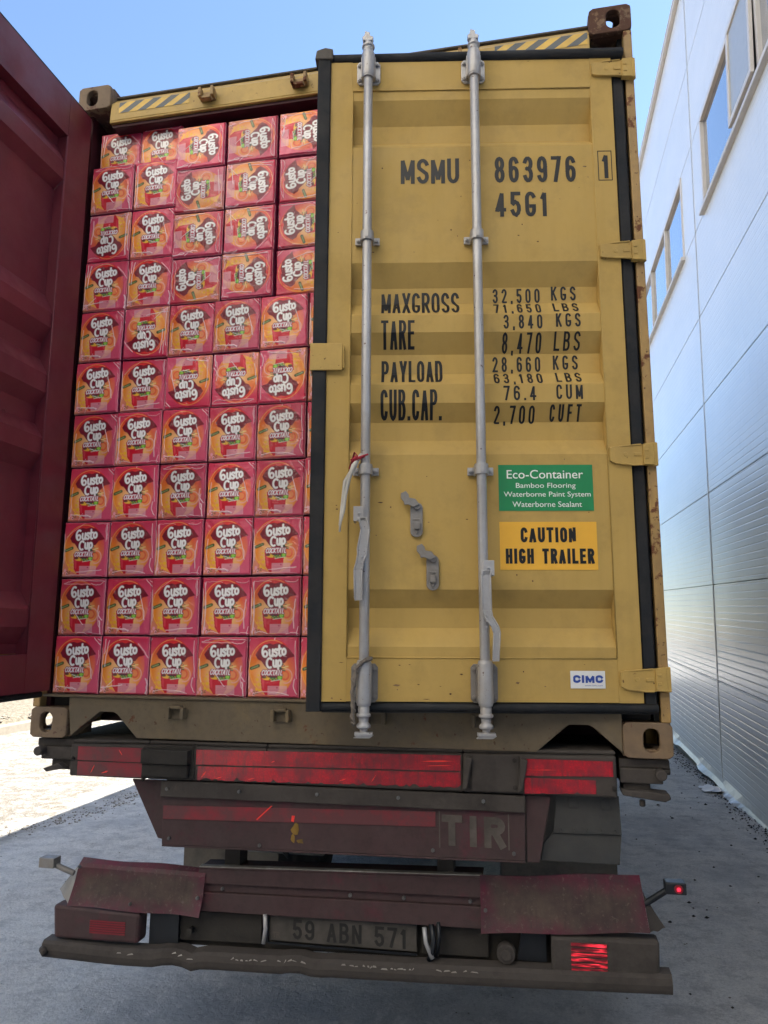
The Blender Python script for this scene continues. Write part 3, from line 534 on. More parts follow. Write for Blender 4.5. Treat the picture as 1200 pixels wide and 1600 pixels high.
# little scuffs and rust spots on the door
b = B()
for _ in range(70):
    x = -random.uniform(.16, 1.15); z = random.choice((random.uniform(.58, 1.06), random.uniform(1.83, 2.30), random.uniform(.19, .32), random.uniform(.2, 2.7)))
    if -1.0865 < x and not (.335 < z < .36 or .575 < z < 1.06 or 1.83 < z < 2.305 or z < .325 or z > 2.53): continue
    yy = 0 if (x < -1.0865 or z < .325 or z > 2.53) else .003; w, hgt = random.uniform(.0015, .005), random.uniform(.001, .004)
    if random.random() < .15: w *= 3
    b.add([(x-w, yy-.0007, z), (x+w*.3, yy-.0007, z-hgt), (x+w, yy-.0007, z+hgt*.4), (x-w*.2, yy-.0007, z+hgt)], [(0, 1, 2, 3)])
tag(mk('rust_specks', b, 'casting_top', RD), kind='stuff')
# ------------------------------------------------------------------ ribbon and rope on the left locking bar
RDM = CT.matrix_basis @ Matrix.LocRotScale(RD.location, RD.rotation_euler, None)
def dw(x, y, z): return tuple(RDM @ Vector((x, y, z)))
b = B(); pts = [(-1.046, -.058, 1.030), (-1.066, -.070, .985), (-1.088, -.068, .940), (-1.100, -.064, .880), (-1.106, -.060, .830), (-1.112, -.064, .785), (-1.118, -.060, .752)]
for k in range(2):
    b.tube([dw(p[0]+.006*k+random.gauss(0, .003), p[1]-.004*k, p[2]+.01*k) for p in pts[:6+k]], [.006, .009, .0075, .006, .0065, .005, .003][:6+k], 6)
tag(mk('torn_ribbon', b, 'ribbon_white', bevel=0), 'torn whitish seal ribbon dangling from the left locking bar', 'ribbon')
b = B()
for k in range(5): b.tube([dw(-1.040+.012*k-.02, -.072, 1.005+.008*k), dw(-1.05-.006*k, -.078, 1.03-.004*k), dw(-1.060, -.070, 1.045-.012*k), dw(-1.078+.004*k, -.066, .985)], .0035, 5)
tag(mk('red_tape', b, 'ribbon_red'), 'frayed red tape knotted beside the clamp of the left locking bar', 'tape')
b = B(); pts = []
for k in range(60):
    a = k*.55; z = .330-k*.0024; pts.append(dw(-1.027-.010-.022*(k/60)+.0265*math.cos(a)*(1-k/70)-.010, -.072+.006*math.sin(a)-(.008 if k < 20 else 0), z-.04*(k/60)))
pp = [dw(-1.000, -.070, .334), dw(-1.02, -.078, .326), dw(-1.043, -.076, .305), dw(-1.056, -.070, .27), dw(-1.058, -.07, .22), dw(-1.056, -.066, .17), dw(-1.060, -.064, .13), dw(-1.052, -.062, .115)]
b.tube(pp, .0055, 7); b.tube([(p[0]+.006*math.cos(i*2.1), p[1]-.004, p[2]-.004) for i, p in enumerate(pp)], .005, 7)
# strands twisted
fine = []
for i in range(len(pp)-1):
    for k in range(8):
        q = Vector(pp[i]).lerp(Vector(pp[i+1]), k/8); a = (i*8+k)*.9; fine.append((q.x+.006*math.cos(a), q.y+.006*math.sin(a)-.002, q.z))
b.tube(fine, .0042, 6); tag(mk('rope', b, 'rope'), 'grey rope looped round the foot of the left locking bar', 'rope')
# ------------------------------------------------------------------ printed packs
NX, NZ = 150, 166
def srgb(h): 
    c_ = np.array([int(h[i:i+2], 16)/255 for i in (0, 2, 4)]); return np.where(c_ <= .04045, c_/12.92, ((c_+.055)/1.055)**2.4)
def art():
    U, Vv = np.meshgrid((np.arange(NX)+.5)/NX, (np.arange(NZ)+.5)/NZ)      # v from the top
    img = np.zeros((NZ, NX, 3)); s = 1/NX
    def put(mask, col):
        m = np.clip(mask, 0, 1)[..., None]; img[:] = img*(1-m)+np.asarray(col)*m
    def lerp(a, c_, t_): t_ = np.clip(t_, 0, 1)[..., None]; return a*(1-t_)+c_*t_
    def ell(cx, cy, rx, ry, ang=0):
        dx, dy = U-cx, Vv-cy; ca, sa = math.cos(ang), math.sin(ang); x, y = dx*ca+dy*sa, -dx*sa+dy*ca
        return (1-np.sqrt((x/rx)**2+(y/ry)**2))*min(rx, ry)/s/1.0+.5
    def strokes(paths, w):
        d = np.full(U.shape, 9.0)
        for P_ in paths:
            for (x0, y0), (x1, y1) in zip(P_[:-1], P_[1:]):
                px, py = U-x0, (Vv-y0)*NZ/NX; ex, ey = x1-x0, (y1-y0)*NZ/NX; tt = np.clip((px*ex+py*ey)/(ex*ex+ey*ey+1e-12), 0, 1)
                d = np.minimum(d, np.hypot(px-tt*ex, py-tt*ey))
        return (w-d)/s+.5
    def poly(pts):
        ins = np.zeros(U.shape, bool); n = len(pts)
        for i in range(n):
            x0, y0 = pts[i]; x1, y1 = pts[(i+1) % n]; c_ = ((y0 > Vv) != (y1 > Vv)) & (U < (x1-x0)*(Vv-y0)/((y1-y0) or 1e-9)+x0); ins ^= c_
        return ins.astype(float)
    img[:] = lerp(srgb('dc3c56'), srgb('d44a6c'), (U*.9+Vv*.3)); img[:] = lerp(img, srgb('e39a6e'), (1.05-U*1.6)*np.clip((Vv-.15)*1.7, 0, 1)*.75)
    img[:] = lerp(img, srgb('c41a48'), (1-Vv*3.4)*.8)
    # big fruit disc: red crown, orange flank, pale centre
    disc = ell(.475, .50, .455, .465); col = lerp(srgb('de2a2c'), srgb('f28c26'), (Vv-.16)*2.6-.35*(U-.3)); col = lerp(col, srgb('f6d49a'), 1.25-np.hypot((U-.48)/.30, (Vv-.62)/.34))
    col = lerp(col, srgb('d9506a'), (U-.78)*4.0); m = np.clip(disc, 0, 1)[..., None]; img[:] = img*(1-m)+col*m
    put(np.clip(strokes([[(.47+.43*math.cos(a), .5+.445*math.sin(a)) for a in np.linspace(2.2, 5.2, 24)]], .006), 0, 1)*.6, srgb('f7c070'))
    # juice glass, handle ring
    put(poly([(.255, .58), (.66, .58), (.63, .86), (.56, .95), (.36, .95), (.29, .86)]), srgb('d0102c')); put(poly([(.27, .60), (.34, .60), (.34, .86), (.31, .84)])*.5, srgb('ee5060'))
    put(strokes([[(.76+.115*math.cos(a), .64+.115*math.sin(a)) for a in np.linspace(-1.6, 1.9, 18)]], .010), srgb('f2a9a0')); put(ell(.74, .63, .085, .085), srgb('e8603c')); put(ell(.74, .63, .055, .055)*.8, srgb('f08c50'))
    for x, y, r in ((.20, .70, .03), (.235, .78, .035), (.19, .86, .03), (.25, .88, .03), (.16, .78, .022), (.22, .63, .02)): put(ell(x, y, r, r*.8), srgb('f3b527')); 
    for x, y, r in ((.09, .88, .028), (.05, .93, .02), (.13, .94, .03)): put(ell(x, y, r, r*1.2)*.7, srgb('f0a0b0'))
    # dark tomato-red lips behind the name
    put(poly([(.15, .30), (.22, .20), (.32, .13), (.42, .105), (.50, .125), (.60, .10), (.72, .13), (.82, .20), (.93, .32), (.80, .35), (.74, .42), (.60, .46), (.58, .54), (.42, .55), (.34, .48), (.27, .40), (.20, .37)]), srgb('7d0b26'))
    # pineapple leaves
    for a in np.linspace(-2.4, .2, 9): put(strokes([[(.60, .53), (.60+.14*math.cos(a), .53+.12*math.sin(a))]], .010), srgb('144a35') if int(a*10) % 2 else srgb('23684a'))
    put(ell(.61, .505, .05, .035), srgb('15503a')); put(ell(.70, .50, .03, .025), srgb('c8102c'))
    for a in (.2, .9): put(strokes([[(.68, .50), (.68+.12*math.cos(a), .47+.06*math.sin(a))]], .008), srgb('f3d58a'))
    # fruit slices under the word
    put(ell(.40, .675, .10, .035), srgb('f0b83c')); put(ell(.33, .66, .05, .022), srgb('6a3a30')); put(ell(.52, .69, .06, .028), srgb('9fb43c')); put(ell(.64, .665, .055, .045), srgb('3f9a2c')); put(ell(.64, .665, .035, .028), srgb('9bd04a'))
    put(ell(.50, .655, .10, .018), srgb('5a2430')); put(strokes([[(.44, .70), (.48, .66), (.50, .71), (.54, .67), (.57, .72), (.60, .69)]], .007), srgb('1c5a44')); put(strokes([[(.47, .725), (.66, .70)]], .005), srgb('e9e7d8'))
    # small green badge
    put(strokes([[(.075, .52), (.215, .475)]], .030), srgb('3b4a2c')); put(strokes([[(.085, .517), (.205, .478)]], .012), srgb('8a9a5c'))
    arc = lambda cx, cy, rx, ry, a0, a1, n=12: [(cx+rx*math.cos(a), cy+ry*math.sin(a)) for a in np.linspace(a0, a1, n)]
    pi = math.pi
    name = [arc(.345, .240, .058, .088, -1.1, -1.5*pi+.0, 14), arc(.345, .283, .040, .045, -pi/2-.6, 1.5*pi-.8, 14),                # G as a rounded hook
            [(.428, .215), (.430, .270)]+arc(.460, .275, .030, .045, pi, 0, 8)+[(.492, .208)], [(.492, .21), (.496, .318)],                                    # u
            arc(.553, .228, .027, .024, -.3, -pi-.6, 8)+arc(.550, .285, .028, .030, -pi/2+.2, pi-.5, 9),                                       # s
            [(.618, .145), (.620, .290), (.640, .312), (.655, .305)], [(.590, .205), (.655, .196)],                                             # t
            arc(.712, .245, .034, .048, 0, 2*pi, 16)]                                                                                      # o
    cup = [arc(.435, .430, .055, .078, -.9, -1.65*pi, 13), [(.508, .390), (.510, .445)]+arc(.535, .450, .026, .040, pi, 0, 8)+[(.562, .385)], [(.562, .388), (.566, .488)],
           [(.600, .390), (.606, .565)], arc(.630, .430, .032, .047, -pi*.95, pi*.9, 14)]
    put(strokes(name+cup, .027), srgb('6d0a22')); put(strokes(name+cup, .0198), srgb('f5f2f0'))
    # COCKTAIL in slanted capitals
    x0, y0, w_, h_, k_ = .285, .625, .043, .075, .22
    def G(ps, i): return [[(x0+i*w_*1.20+px*w_+(1-py)*h_*k_, y0-h_+py*h_) for px, py in P_] for P_ in ps]
    Cc = [[(.9, .15), (.6, 0), (.25, .05), (0, .4), (.02, .75), (.3, 1), (.7, .98), (.9, .85)]]; Oo = [[(.5, 0), (.15, .15), (0, .5), (.15, .88), (.5, 1), (.85, .85), (.95, .5), (.8, .12), (.5, 0)]]
    Kk = [[(.1, 0), (.1, 1)], [(.85, 0), (.15, .5), (.9, 1)]]; Tt = [[(0, .02), (1, .02)], [(.5, 0), (.5, 1)]]; Aa = [[(0, 1), (.5, 0), (.95, 1)], [(.2, .65), (.8, .65)]]; Ii = [[(.5, 0), (.5, 1)]]; Ll = [[(.15, 0), (.15, .98), (.85, .98)]]
    ck = sum([G(g_, i) for i, g_ in enumerate((Cc, Oo, Cc, Kk, Tt, Aa, Ii, Ll))], [])
    put(strokes(ck, .0215), srgb('9a1040')); put(strokes(ck, .0082), srgb('f6eef0'))
    # pale info panel
    put(np.clip(poly([(.41, .80), (.78, .80), (.78, .955), (.41, .955)]), 0, 1)*.62, srgb('e3a7b4'))
    for yy in (.865, .89, .915, .935): put(strokes([[(.44, yy), (.75, yy)]], .0028)*.5, srgb('a05a70'))
    put(ell(.59, .83, .018, .014)*.8, srgb('c04060'))
    for P_ in ([(.12, .90), (.15, .895), (.15, .92), (.12, .95), (.155, .95)], [(.20, .895), (.17, .93), (.21, .93)]): put(strokes([P_], .006), srgb('7a5a20'))
    return img
ART = art()
def pack_mesh(seed, w=.2065, h=.2300, d=.17):
    r = np.random.RandomState(seed)
    xs = np.linspace(-w/2, w/2, NX+1); zs = np.linspace(h/2, -h/2, NZ+1); X, Z = np.meshgrid(xs, zs)
    u = X/w+.5; v = .5-Z/h
    ed = np.minimum(np.minimum(u, 1-u)*w, np.minimum(v, 1-v)*h); Y = -d/2+.009*np.clip(1-ed/.008, 0, 1)**2-.003*np.sin(np.pi*np.clip(u, 0, 1))*np.sin(np.pi*np.clip(v, 0, 1))
    for _ in range(5):
        a = r.uniform(0, np.pi); f = r.uniform(18, 60); Y = Y-.0005*np.sin((X*np.cos(a)+Z*np.sin(a))*f+r.uniform(0, 6))
    film_sheen = np.zeros_like(X)
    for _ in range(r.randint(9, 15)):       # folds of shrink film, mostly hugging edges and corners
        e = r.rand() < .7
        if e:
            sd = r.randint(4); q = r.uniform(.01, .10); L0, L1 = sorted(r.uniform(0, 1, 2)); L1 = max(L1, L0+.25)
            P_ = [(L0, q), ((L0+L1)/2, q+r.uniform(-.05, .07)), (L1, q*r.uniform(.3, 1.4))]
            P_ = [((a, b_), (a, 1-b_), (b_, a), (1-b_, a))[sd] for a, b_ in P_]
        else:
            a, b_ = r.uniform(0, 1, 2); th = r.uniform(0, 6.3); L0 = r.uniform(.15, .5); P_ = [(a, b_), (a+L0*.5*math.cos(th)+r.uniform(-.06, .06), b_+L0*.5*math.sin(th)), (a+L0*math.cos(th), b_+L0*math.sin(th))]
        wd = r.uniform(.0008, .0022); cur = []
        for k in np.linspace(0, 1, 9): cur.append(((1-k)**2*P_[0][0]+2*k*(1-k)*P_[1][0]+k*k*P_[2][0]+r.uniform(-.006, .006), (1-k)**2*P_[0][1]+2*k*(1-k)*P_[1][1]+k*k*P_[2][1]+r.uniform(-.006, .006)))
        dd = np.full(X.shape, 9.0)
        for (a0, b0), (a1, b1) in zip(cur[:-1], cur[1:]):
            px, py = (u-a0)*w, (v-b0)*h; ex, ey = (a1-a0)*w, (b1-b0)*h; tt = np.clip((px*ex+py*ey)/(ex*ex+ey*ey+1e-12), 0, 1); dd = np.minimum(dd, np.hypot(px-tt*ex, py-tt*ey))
        rd = np.exp(-(dd/wd)**2); film_sheen = np.maximum(film_sheen, rd*r.uniform(.4, 1.0)); Y = Y-rd*.0016
    film_sheen = np.maximum(film_sheen, .35*np.exp(-(ed/.0018)**2))
    Xd = X*(1-.012*np.clip(1-ed/.01, 0, 1)*np.abs(np.sin(Z*90+seed))); Zd = Z*(1-.010*np.clip(1-ed/.01, 0, 1)*np.abs(np.sin(X*80+seed)))
    n = (NX+1)*(NZ+1); vs = np.stack([Xd, Y, Zd], -1).reshape(-1, 3); idx = np.arange(n).reshape(NZ+1, NX+1)
    fs = np.stack([idx[:-1, :-1], idx[1:, :-1], idx[1:, 1:], idx[:-1, 1:]], -1).reshape(-1, 4)
    hw, hh = w/2-.002, h/2-.002; back = np.array([(-hw, d/2, hh), (hw, d/2, hh), (hw, d/2, -hh), (-hw, d/2, -hh)]); VS = np.vstack([vs, back]).tolist(); FS = fs.tolist(); nf = len(FS)
    top = idx[0, :].tolist(); bot = idx[-1, :].tolist(); lf = idx[:, 0].tolist(); rr = idx[:, -1].tolist()
    FS += [[n, n+1]+top[::-1], bot+[n+2, n+3], lf[::-1]+[n, n+3][::1][:0]+[], []][:2]
    FS += [lf+[n+3, n], rr[::-1]+[n+1, n+2], [n+1, n, n+3, n+2]]
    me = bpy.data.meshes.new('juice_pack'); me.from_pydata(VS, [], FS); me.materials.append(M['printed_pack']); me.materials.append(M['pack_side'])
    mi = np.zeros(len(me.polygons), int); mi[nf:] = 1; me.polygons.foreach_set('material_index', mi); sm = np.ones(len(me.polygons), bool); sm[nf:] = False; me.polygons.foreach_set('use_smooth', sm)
    ca = me.color_attributes.new('print', 'FLOAT_COLOR', 'CORNER'); cf = me.color_attributes.new('film_sheen', 'FLOAT_COLOR', 'CORNER')
    # print colours sampled at grid corners (bilinear between cells)
    A = np.pad(ART, ((1, 1), (1, 1), (0, 0)), mode='edge'); VC = (A[:-1, :-1]+A[1:, :-1]+A[:-1, 1:]+A[1:, 1:])/4; VC = np.vstack([VC.reshape(-1, 3), np.tile([.34, .035, .11], (4, 1))])
    li = np.zeros(len(me.loops), int); me.loops.foreach_get('vertex_index', li); c_ = np.ones((len(li), 4)); c_[:, :3] = VC[li]; ca.data.foreach_set('color', c_.ravel())
    fl = np.concatenate([film_sheen.ravel(), np.zeros(4)])[li]; c_[:, :3] = fl[:, None]; cf.data.foreach_set('color', c_.ravel()); me.update(); return me
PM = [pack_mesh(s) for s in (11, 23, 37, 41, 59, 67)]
ZR = [3.704, 3.473, 3.236, 3.003, 2.772, 2.537, 2.305, 2.071, 1.838, 1.602, 1.368]
NUM = ('top', 'second', 'third', 'fourth', 'fifth', 'sixth', 'seventh', 'eighth', 'ninth', 'tenth', 'bottom'); CN = ('leftmost', 'second', 'third', 'fourth', 'fifth', 'sixth')
ORI = {(0, 2): 'c', (0, 3): 'c', (0, 4): 'c', (1, 2): 'w', (1, 3): 'c', (1, 4): 'w', (2, 0): 'd', (2, 2): 'c', (2, 3): 'c', (2, 4): 'w', (3, 2): 'w', (3, 3): 'c', (3, 4): 'w', (4, 1): 'd', (5, 2): 'd', (5, 3): 'd', (5, 4): 'd'}
TXT = {'u': 'print upright', 'd': 'printed upside down', 'c': 'lying on its side, name at right', 'w': 'lying on its side, name at left'}
proto = None
for r_ in range(11):
    for c_ in range(6):
        if c_ == 5 and r_ < 4: continue
        o_ = ORI.get((r_, c_), 'u'); shift = (10-r_)*.0012; y = .030+.085+random.uniform(-.006, .006)
        if o_ in 'cw': xc = (.605, .844, 1.084)[c_-2]+random.uniform(-.002, .002); zc = 3.003+.002+(3-r_)*.2115+.104
        else: xc = .0665+.2092*c_+shift+.1035+random.uniform(-.0018, .0018); zc = ZR[r_]+.1155
        if r_ == 0 and c_ < 2: y += .035+.015*(1-c_); zc -= .030
        if c_ == 4 and r_ < 4: y += .004
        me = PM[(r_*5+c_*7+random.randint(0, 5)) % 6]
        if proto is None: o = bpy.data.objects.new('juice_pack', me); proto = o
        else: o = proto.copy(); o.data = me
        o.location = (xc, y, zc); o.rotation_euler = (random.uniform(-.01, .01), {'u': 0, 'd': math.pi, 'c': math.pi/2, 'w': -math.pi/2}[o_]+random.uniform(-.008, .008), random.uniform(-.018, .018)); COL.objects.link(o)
        side = 'leftmost' if c_ == 0 else ('half-hidden sixth' if c_ == 5 else CN[c_]+' from left')
        tag(o, f'pink wrapped pack, {side}, {NUM[r_]} row, {TXT[o_]}', 'juice pack', 'pink shrink-wrapped juice packs stacked in the container')
# ------------------------------------------------------------------ semi-trailer (local origin on the ground at its rear left)
TR = empty('semi_trailer', (0, 0, 0)); tag(TR, 'dirty container trailer with dusty maroon bumper sheets under the ochre container', 'trailer')
def skew(pts): return pts
# rear beam, slightly tilted
b = B(); bx = [(.19, 1.180, 1.060), (.52, 1.186, 1.060), (1.0, 1.188, 1.064), (1.73, 1.196, 1.066), (2.25, 1.205, 1.070)]
prof_t = [p[1] for p in bx]
for i in range(len(bx)-1):
    (x0, a0, c0), (x1, a1, c1) = bx[i], bx[i+1]; b.prism([(x0, c0), (x1, c1), (x1, a1), (x0, a0)], -.002, .16)
for i in range(len(bx)-1):
    (x0, a0, c0), (x1, a1, c1) = bx[i], bx[i+1]; b.prism([(x0, a0+.0005), (x1, a1+.0005), (x1, a1+.016), (x0, a0+.016)], .010, .17)
mk('rear_beam', b, 'road_dirt', TR, .007)
def band(name, x0, x1, z0l, z1l, z0r, z1r, mat, y=-.0045, rag=0, parent=TR):
    n = max(2, int((x1-x0)/.012)); b = B(); lo = []; hi = []
    for i in range(n+1):
        k = i/n; x = x0+(x1-x0)*k; zb_ = z0l+(z0r-z0l)*k; zt_ = z1l+(z1r-z1l)*k
        if rag: zb_ += max(0, random.gauss(-.2, 1))*rag
        lo.append((x, zb_)); hi.append((x, zt_))
    for i in range(n): b.prism([lo[i], lo[i+1], hi[i+1], hi[i]], y, y+.0022)
    return mk(name, b, mat, parent)
band('reflective_strip', .224, .498, 1.121, 1.172, 1.121, 1.174, 'reflective_dusty'); band('reflective_strip', .226, .500, 1.064, 1.116, 1.066, 1.117, 'reflective_dusty', rag=.001)
band('reflective_strip', .722, 1.722, 1.122, 1.176, 1.137, 1.190, 'reflective_red'); band('reflective_strip', .730, 1.722, 1.066, 1.116, 1.080, 1.132, 'reflective_red', rag=.006)
band('reflective_strip', 1.940, 2.238, 1.130, 1.186, 1.138, 1.188, 'reflective_red'); band('reflective_strip', 1.942, 2.180, 1.071, 1.124, 1.080, 1.124, 'reflective_red', rag=.003)
random.seed(21)
for x0, z0, x1, z1, w_ in ((.40, 1.165, .415, 1.145, .004), (.285, 1.075, .300, 1.105, .005), (.33, 1.075, .36, 1.085, .006), (1.02, 1.140, 1.035, 1.146, .006), (.745, 1.075, .765, 1.10, .007), (.80, 1.073, .83, 1.082, .004), (.93, 1.075, .96, 1.083, .004), (1.28, 1.085, 1.31, 1.095, .005), (1.40, 1.085, 1.42, 1.115, .005), (1.58, 1.165, 1.70, 1.170, .006), (1.60, 1.150, 1.69, 1.155, .004), (1.95, 1.15, 2.05, 1.153, .003)):
    b = B(); dx, dz = x1-x0, z1-z0; L__ = math.hypot(dx, dz); nx_, nz_ = -dz/L__*w_/2, dx/L__*w_/2; top = []; bot = []
    for k in range(7):
        f = k/6; g = (1-abs(2*f-1)**2)*random.uniform(.5, 1.1); top.append((x0+dx*f+nx_*g, z0+dz*f+nz_*g)); bot.append((x0+dx*f-nx_*g, z0+dz*f-nz_*g))
    b.prism(bot+top[::-1], -.0056, -.0047); mk('glow_scratch', b, 'bright_red', TR)  # bright red scratches: the strips' reflective glow put into the colour
for x0, z0, x1, z1, w_ in ((.965, .935, 1.025, .985, .004), (1.10, .935, 1.112, .955, .010)):
    b = B(); b.prism([(x0, z0), (x0+w_, z0-.002), (x1+.002, z1), (x1-w_, z1)], .0050, .0062); mk('glow_scratch', b, 'bright_red', TR)
b = B(); b.box(.512, .700, -.030, -.0025, 1.075, 1.122); b.box(.512, .704, -.042, -.0025, 1.124, 1.176); b.prism([(.50, 1.066), (.72, 1.068), (.71, 1.188), (.505, 1.184)], -.010, -.0022); mk('cable_box', b, 'road_dark', TR, .010)
for x in (1.735, 1.925):
    b = B(); b.prism([(x-.006, 1.075), (x+.012, 1.085), (x+.030, 1.185), (x+.004, 1.192)], -.028, -.003); mk('beam_lug', b, 'road_dirt', TR, .005)
b = B(); b.prism([(1.76, 1.072), (1.925, 1.074), (1.925, 1.198), (1.76, 1.196)], -.008, -.0024); mk('patch_plate', b, 'road_dirt', TR, .004)
for x, z in ((.205, 1.125), (.51, 1.06), (.715, 1.19), (1.75, 1.09), (1.75, 1.18), (1.91, 1.09), (1.91, 1.18), (2.24, 1.10)):
    b = B(); hexbolt(b, x, -.004, z, .008, .006); mk('bolt', b, 'road_dark', TR)
for x, z in ((.61, 1.03), (.90, 1.033), (1.20, 1.036), (1.50, 1.038), (1.80, 1.04), (.62, .85), (1.90, .87), (1.62, .865), (.98, .845)):
    b = B(); hexbolt(b, x, .0095 if z < 1 else -.0065, z, .007, .005); mk('bolt', b, 'bolt', TR)
# twist locks at both ends of the beam
def twist(x0, s, hang):
    b = B(); X = lambda a: x0+s*a
    bx_ = lambda a0, a1, y0, y1, z0, z1: b.box(min(X(a0), X(a1)), max(X(a0), X(a1)), y0, y1, z0, z1)
    bx_(0, .165, .03, .18, 1.165, 1.193); bx_(.0, .140, .02, .15, 1.115, 1.1645); bx_(.01, .100, .035, .14, 1.075, 1.1145)
    b.cyl((X(.13), .02, 1.150), (X(.13), -.02, 1.150), .018); b.cyl((X(.168), .05, 1.155), (X(.140), .05, 1.155), .014)
    if hang: b.prism([(X(.005), 1.078), (X(.14), 1.062), (X(.16), 1.072), (X(.155), 1.088), (X(.09), 1.094), (X(.0), 1.096)], .0, .07); b.cyl((X(.07), .03, 1.062), (X(.07), .03, 1.040), .010)
    else: b.prism([(X(.02), 1.085), (X(.10), 1.070), (X(.115), 1.082), (X(.05), 1.105)], .0, .06)
    return mk('twist_lock', b, 'road_dirt', TR, .004)
twist(2.262, 1, True); twist(.185, -1, False)
# tail plate with dusty strip and TIR lettering
b = B(); b.prism([(.590, .826), (1.938, .848), (1.942, 1.058), (.583, 1.052)], .010, .016); b.prism([(.590, .8255), (1.938, .8475), (1.938, .840), (.590, .818)], .010, .045); mk('tail_plate', b, 'bumper_red', TR, .002)
b = B(); b.prism([(.583, 1.000), (1.942, 1.008), (1.942, 1.062), (.583, 1.058)], -.006, .0095); mk('plate_rail', b, 'road_dirt', TR, .003)
band('reflective_strip', .592, 1.630, .918, .966, .944, .994, 'reflective_dusty', y=.0068)
lettering('plate_lettering', [('TIR', 1.652, 1.872, .884, .986, 0, .024)], 'dusty_letter', TR, .0075)
b = B()
for q in ((1.642, 1.646, .875, .996), (1.882, 1.886, .880, .998)): b.box(q[0], q[1], .0082, .0096, q[2], q[3])
mk('letter_frame', b, 'dusty_letter', TR)
b = B(); random.seed(5)
for cx_, cz_, w_, h_ in ((1.115, .905, .018, .030), (1.135, .868, .018, .012), (1.108, .872, .010, .022)):
    n = 8; b.add([(cx_+w_*random.uniform(.5, 1)*math.cos(2*math.pi*k/n), .0083, cz_+h_*random.uniform(.4, 1)*math.sin(2*math.pi*k/n)) for k in range(n)], [tuple(range(n))])
mk('yellow_mark', b, 'yellow_mark', TR)
b = B(); b.prism([(.443, 1.052), (.582, 1.052), (.582, .838), (.562, .842)], .030, .040); b.box(.575, .5815, .0405, .40, .84, 1.05); mk('side_gusset', b, 'bumper_red', TR, .002)
b = B(); b.prism([(1.944, .842), (1.985, .842), (2.03, 1.060), (1.944, 1.060)], .020, .03); mk('side_gusset', b, 'bumper_red', TR, .002)
# rubber flap at right
b = B(); b.prism([(2.035, .935), (2.262, .940), (2.258, 1.066), (2.05, 1.066)], .045, .053); b.prism([(1.990, .842), (2.252, .842), (2.262, .9385), (2.035, .9335), (2.0, .90)], .052, .060)
for k in range(5): b.cyl((2.06+k*.045, .045, .947+k*.001), (2.06+k*.045, .040, .947+k*.001), .005, 8)
b.box(2.09, 2.12, .041, .0445, 1.02, 1.055); b.box(2.20, 2.228, .041, .0445, 1.02, 1.055); mk('mudflap', b, 'flap', TR, .002)
# chassis
b = B()
for x in (.72, 1.60): b.box(x, x+.12, .17, 12.0, .86, 1.17)
for k in range(14): b.box(.19, 2.25, .45+k*.85, .53+k*.85, 1.04, 1.16)
b.box(.60, 1.93, .3, .34, .86, 1.04); b.box(.03, 2.408, .181, 2.6, 1.10, 1.188); mk('chassis', b, 'road_dark', TR)
for x in (.80, 1.62): b = B(); b.box(x, x+.06, .12, .20, .60, .86); mk('bumper_bracket', b, 'road_dark', TR)
def wheel(x, y):
    b = B(); R_ = .50; rs = [(-.13, .36), (-.14, .45), (-.12, .492), (-.10, R_), (.10, R_), (.12, .492), (.14, .45), (.13, .36)]
    b.tube([(x+a, y, R_) for a, r in rs], [r for a, r in rs], 40, 0); 
    tag_ = mk('wheel', b, 'tyre', TR)
    b = B(); b.tube([(x-.131, y, R_), (x+.131, y, R_)], .29, 28, 0); mk('rim', b, 'steel_dull', tag_)
for y in (1.95, 3.26, 4.57):
    for x in (.20, .52, 1.92, 2.24): wheel(x, y)
    b = B(); b.cyl((.2, y, .5), (2.24, y, .5), .065); mk('axle', b, 'road_dark', TR)
b = B(); b.box(.08, .62, 1.26, 1.27, .22, .95); mk('mudflap', b, 'rubber_dusty', TR); b = B(); b.box(1.80, 2.36, 1.26, 1.27, .22, .95); mk('mudflap', b, 'rubber_dusty', TR)
b = B(); b.cyl((.62, .75, .74), (1.02, .75, .74), .135, 28); mk('air_tank', b, 'grey_tank', TR)
b = B()
for dx in (0, .025, -.03): b.tube([(.90+dx, .55, .90), (.90+dx*2, .52, .82), (.88+dx, .50, .74), (.93, .50, .66)], .007, 6)
mk('hose', b, 'black_paint', TR)
# underrun bumper: centre bar, two sheets, lower beam
Y1 = .10
b = B(); b.prism([(.70, .569), (1.79, .587), (1.79, .660), (.70, .636)], Y1, Y1+.03); b.prism([(.70, .637), (1.79, .661), (1.79, .690), (.70, .668)], Y1+.010, Y1+.03); b.prism([(.70, .669), (1.79, .691), (1.785, .758), (.705, .721)], Y1-.004, Y1+.03); b.prism([(.705, .7215), (1.785, .7585), (1.785, .764), (.705, .727)], Y1-.006, Y1+.10)
cb = mk('bumper_bar', b, 'bumper_red', TR, .003)
b = B(); b.prism([(.708, .7275), (1.782, .7645), (1.782, .768), (.708, .7315)], Y1-.006, Y1+.02); mk('scuffed_edge', b, 'scuffed_white', TR)
for x in (.80, 1.30, 1.50, 1.74): b = B(); hexbolt(b, x, Y1+.010, .653+(x-.8)*.022, .007); mk('bolt', b, 'bolt', TR)
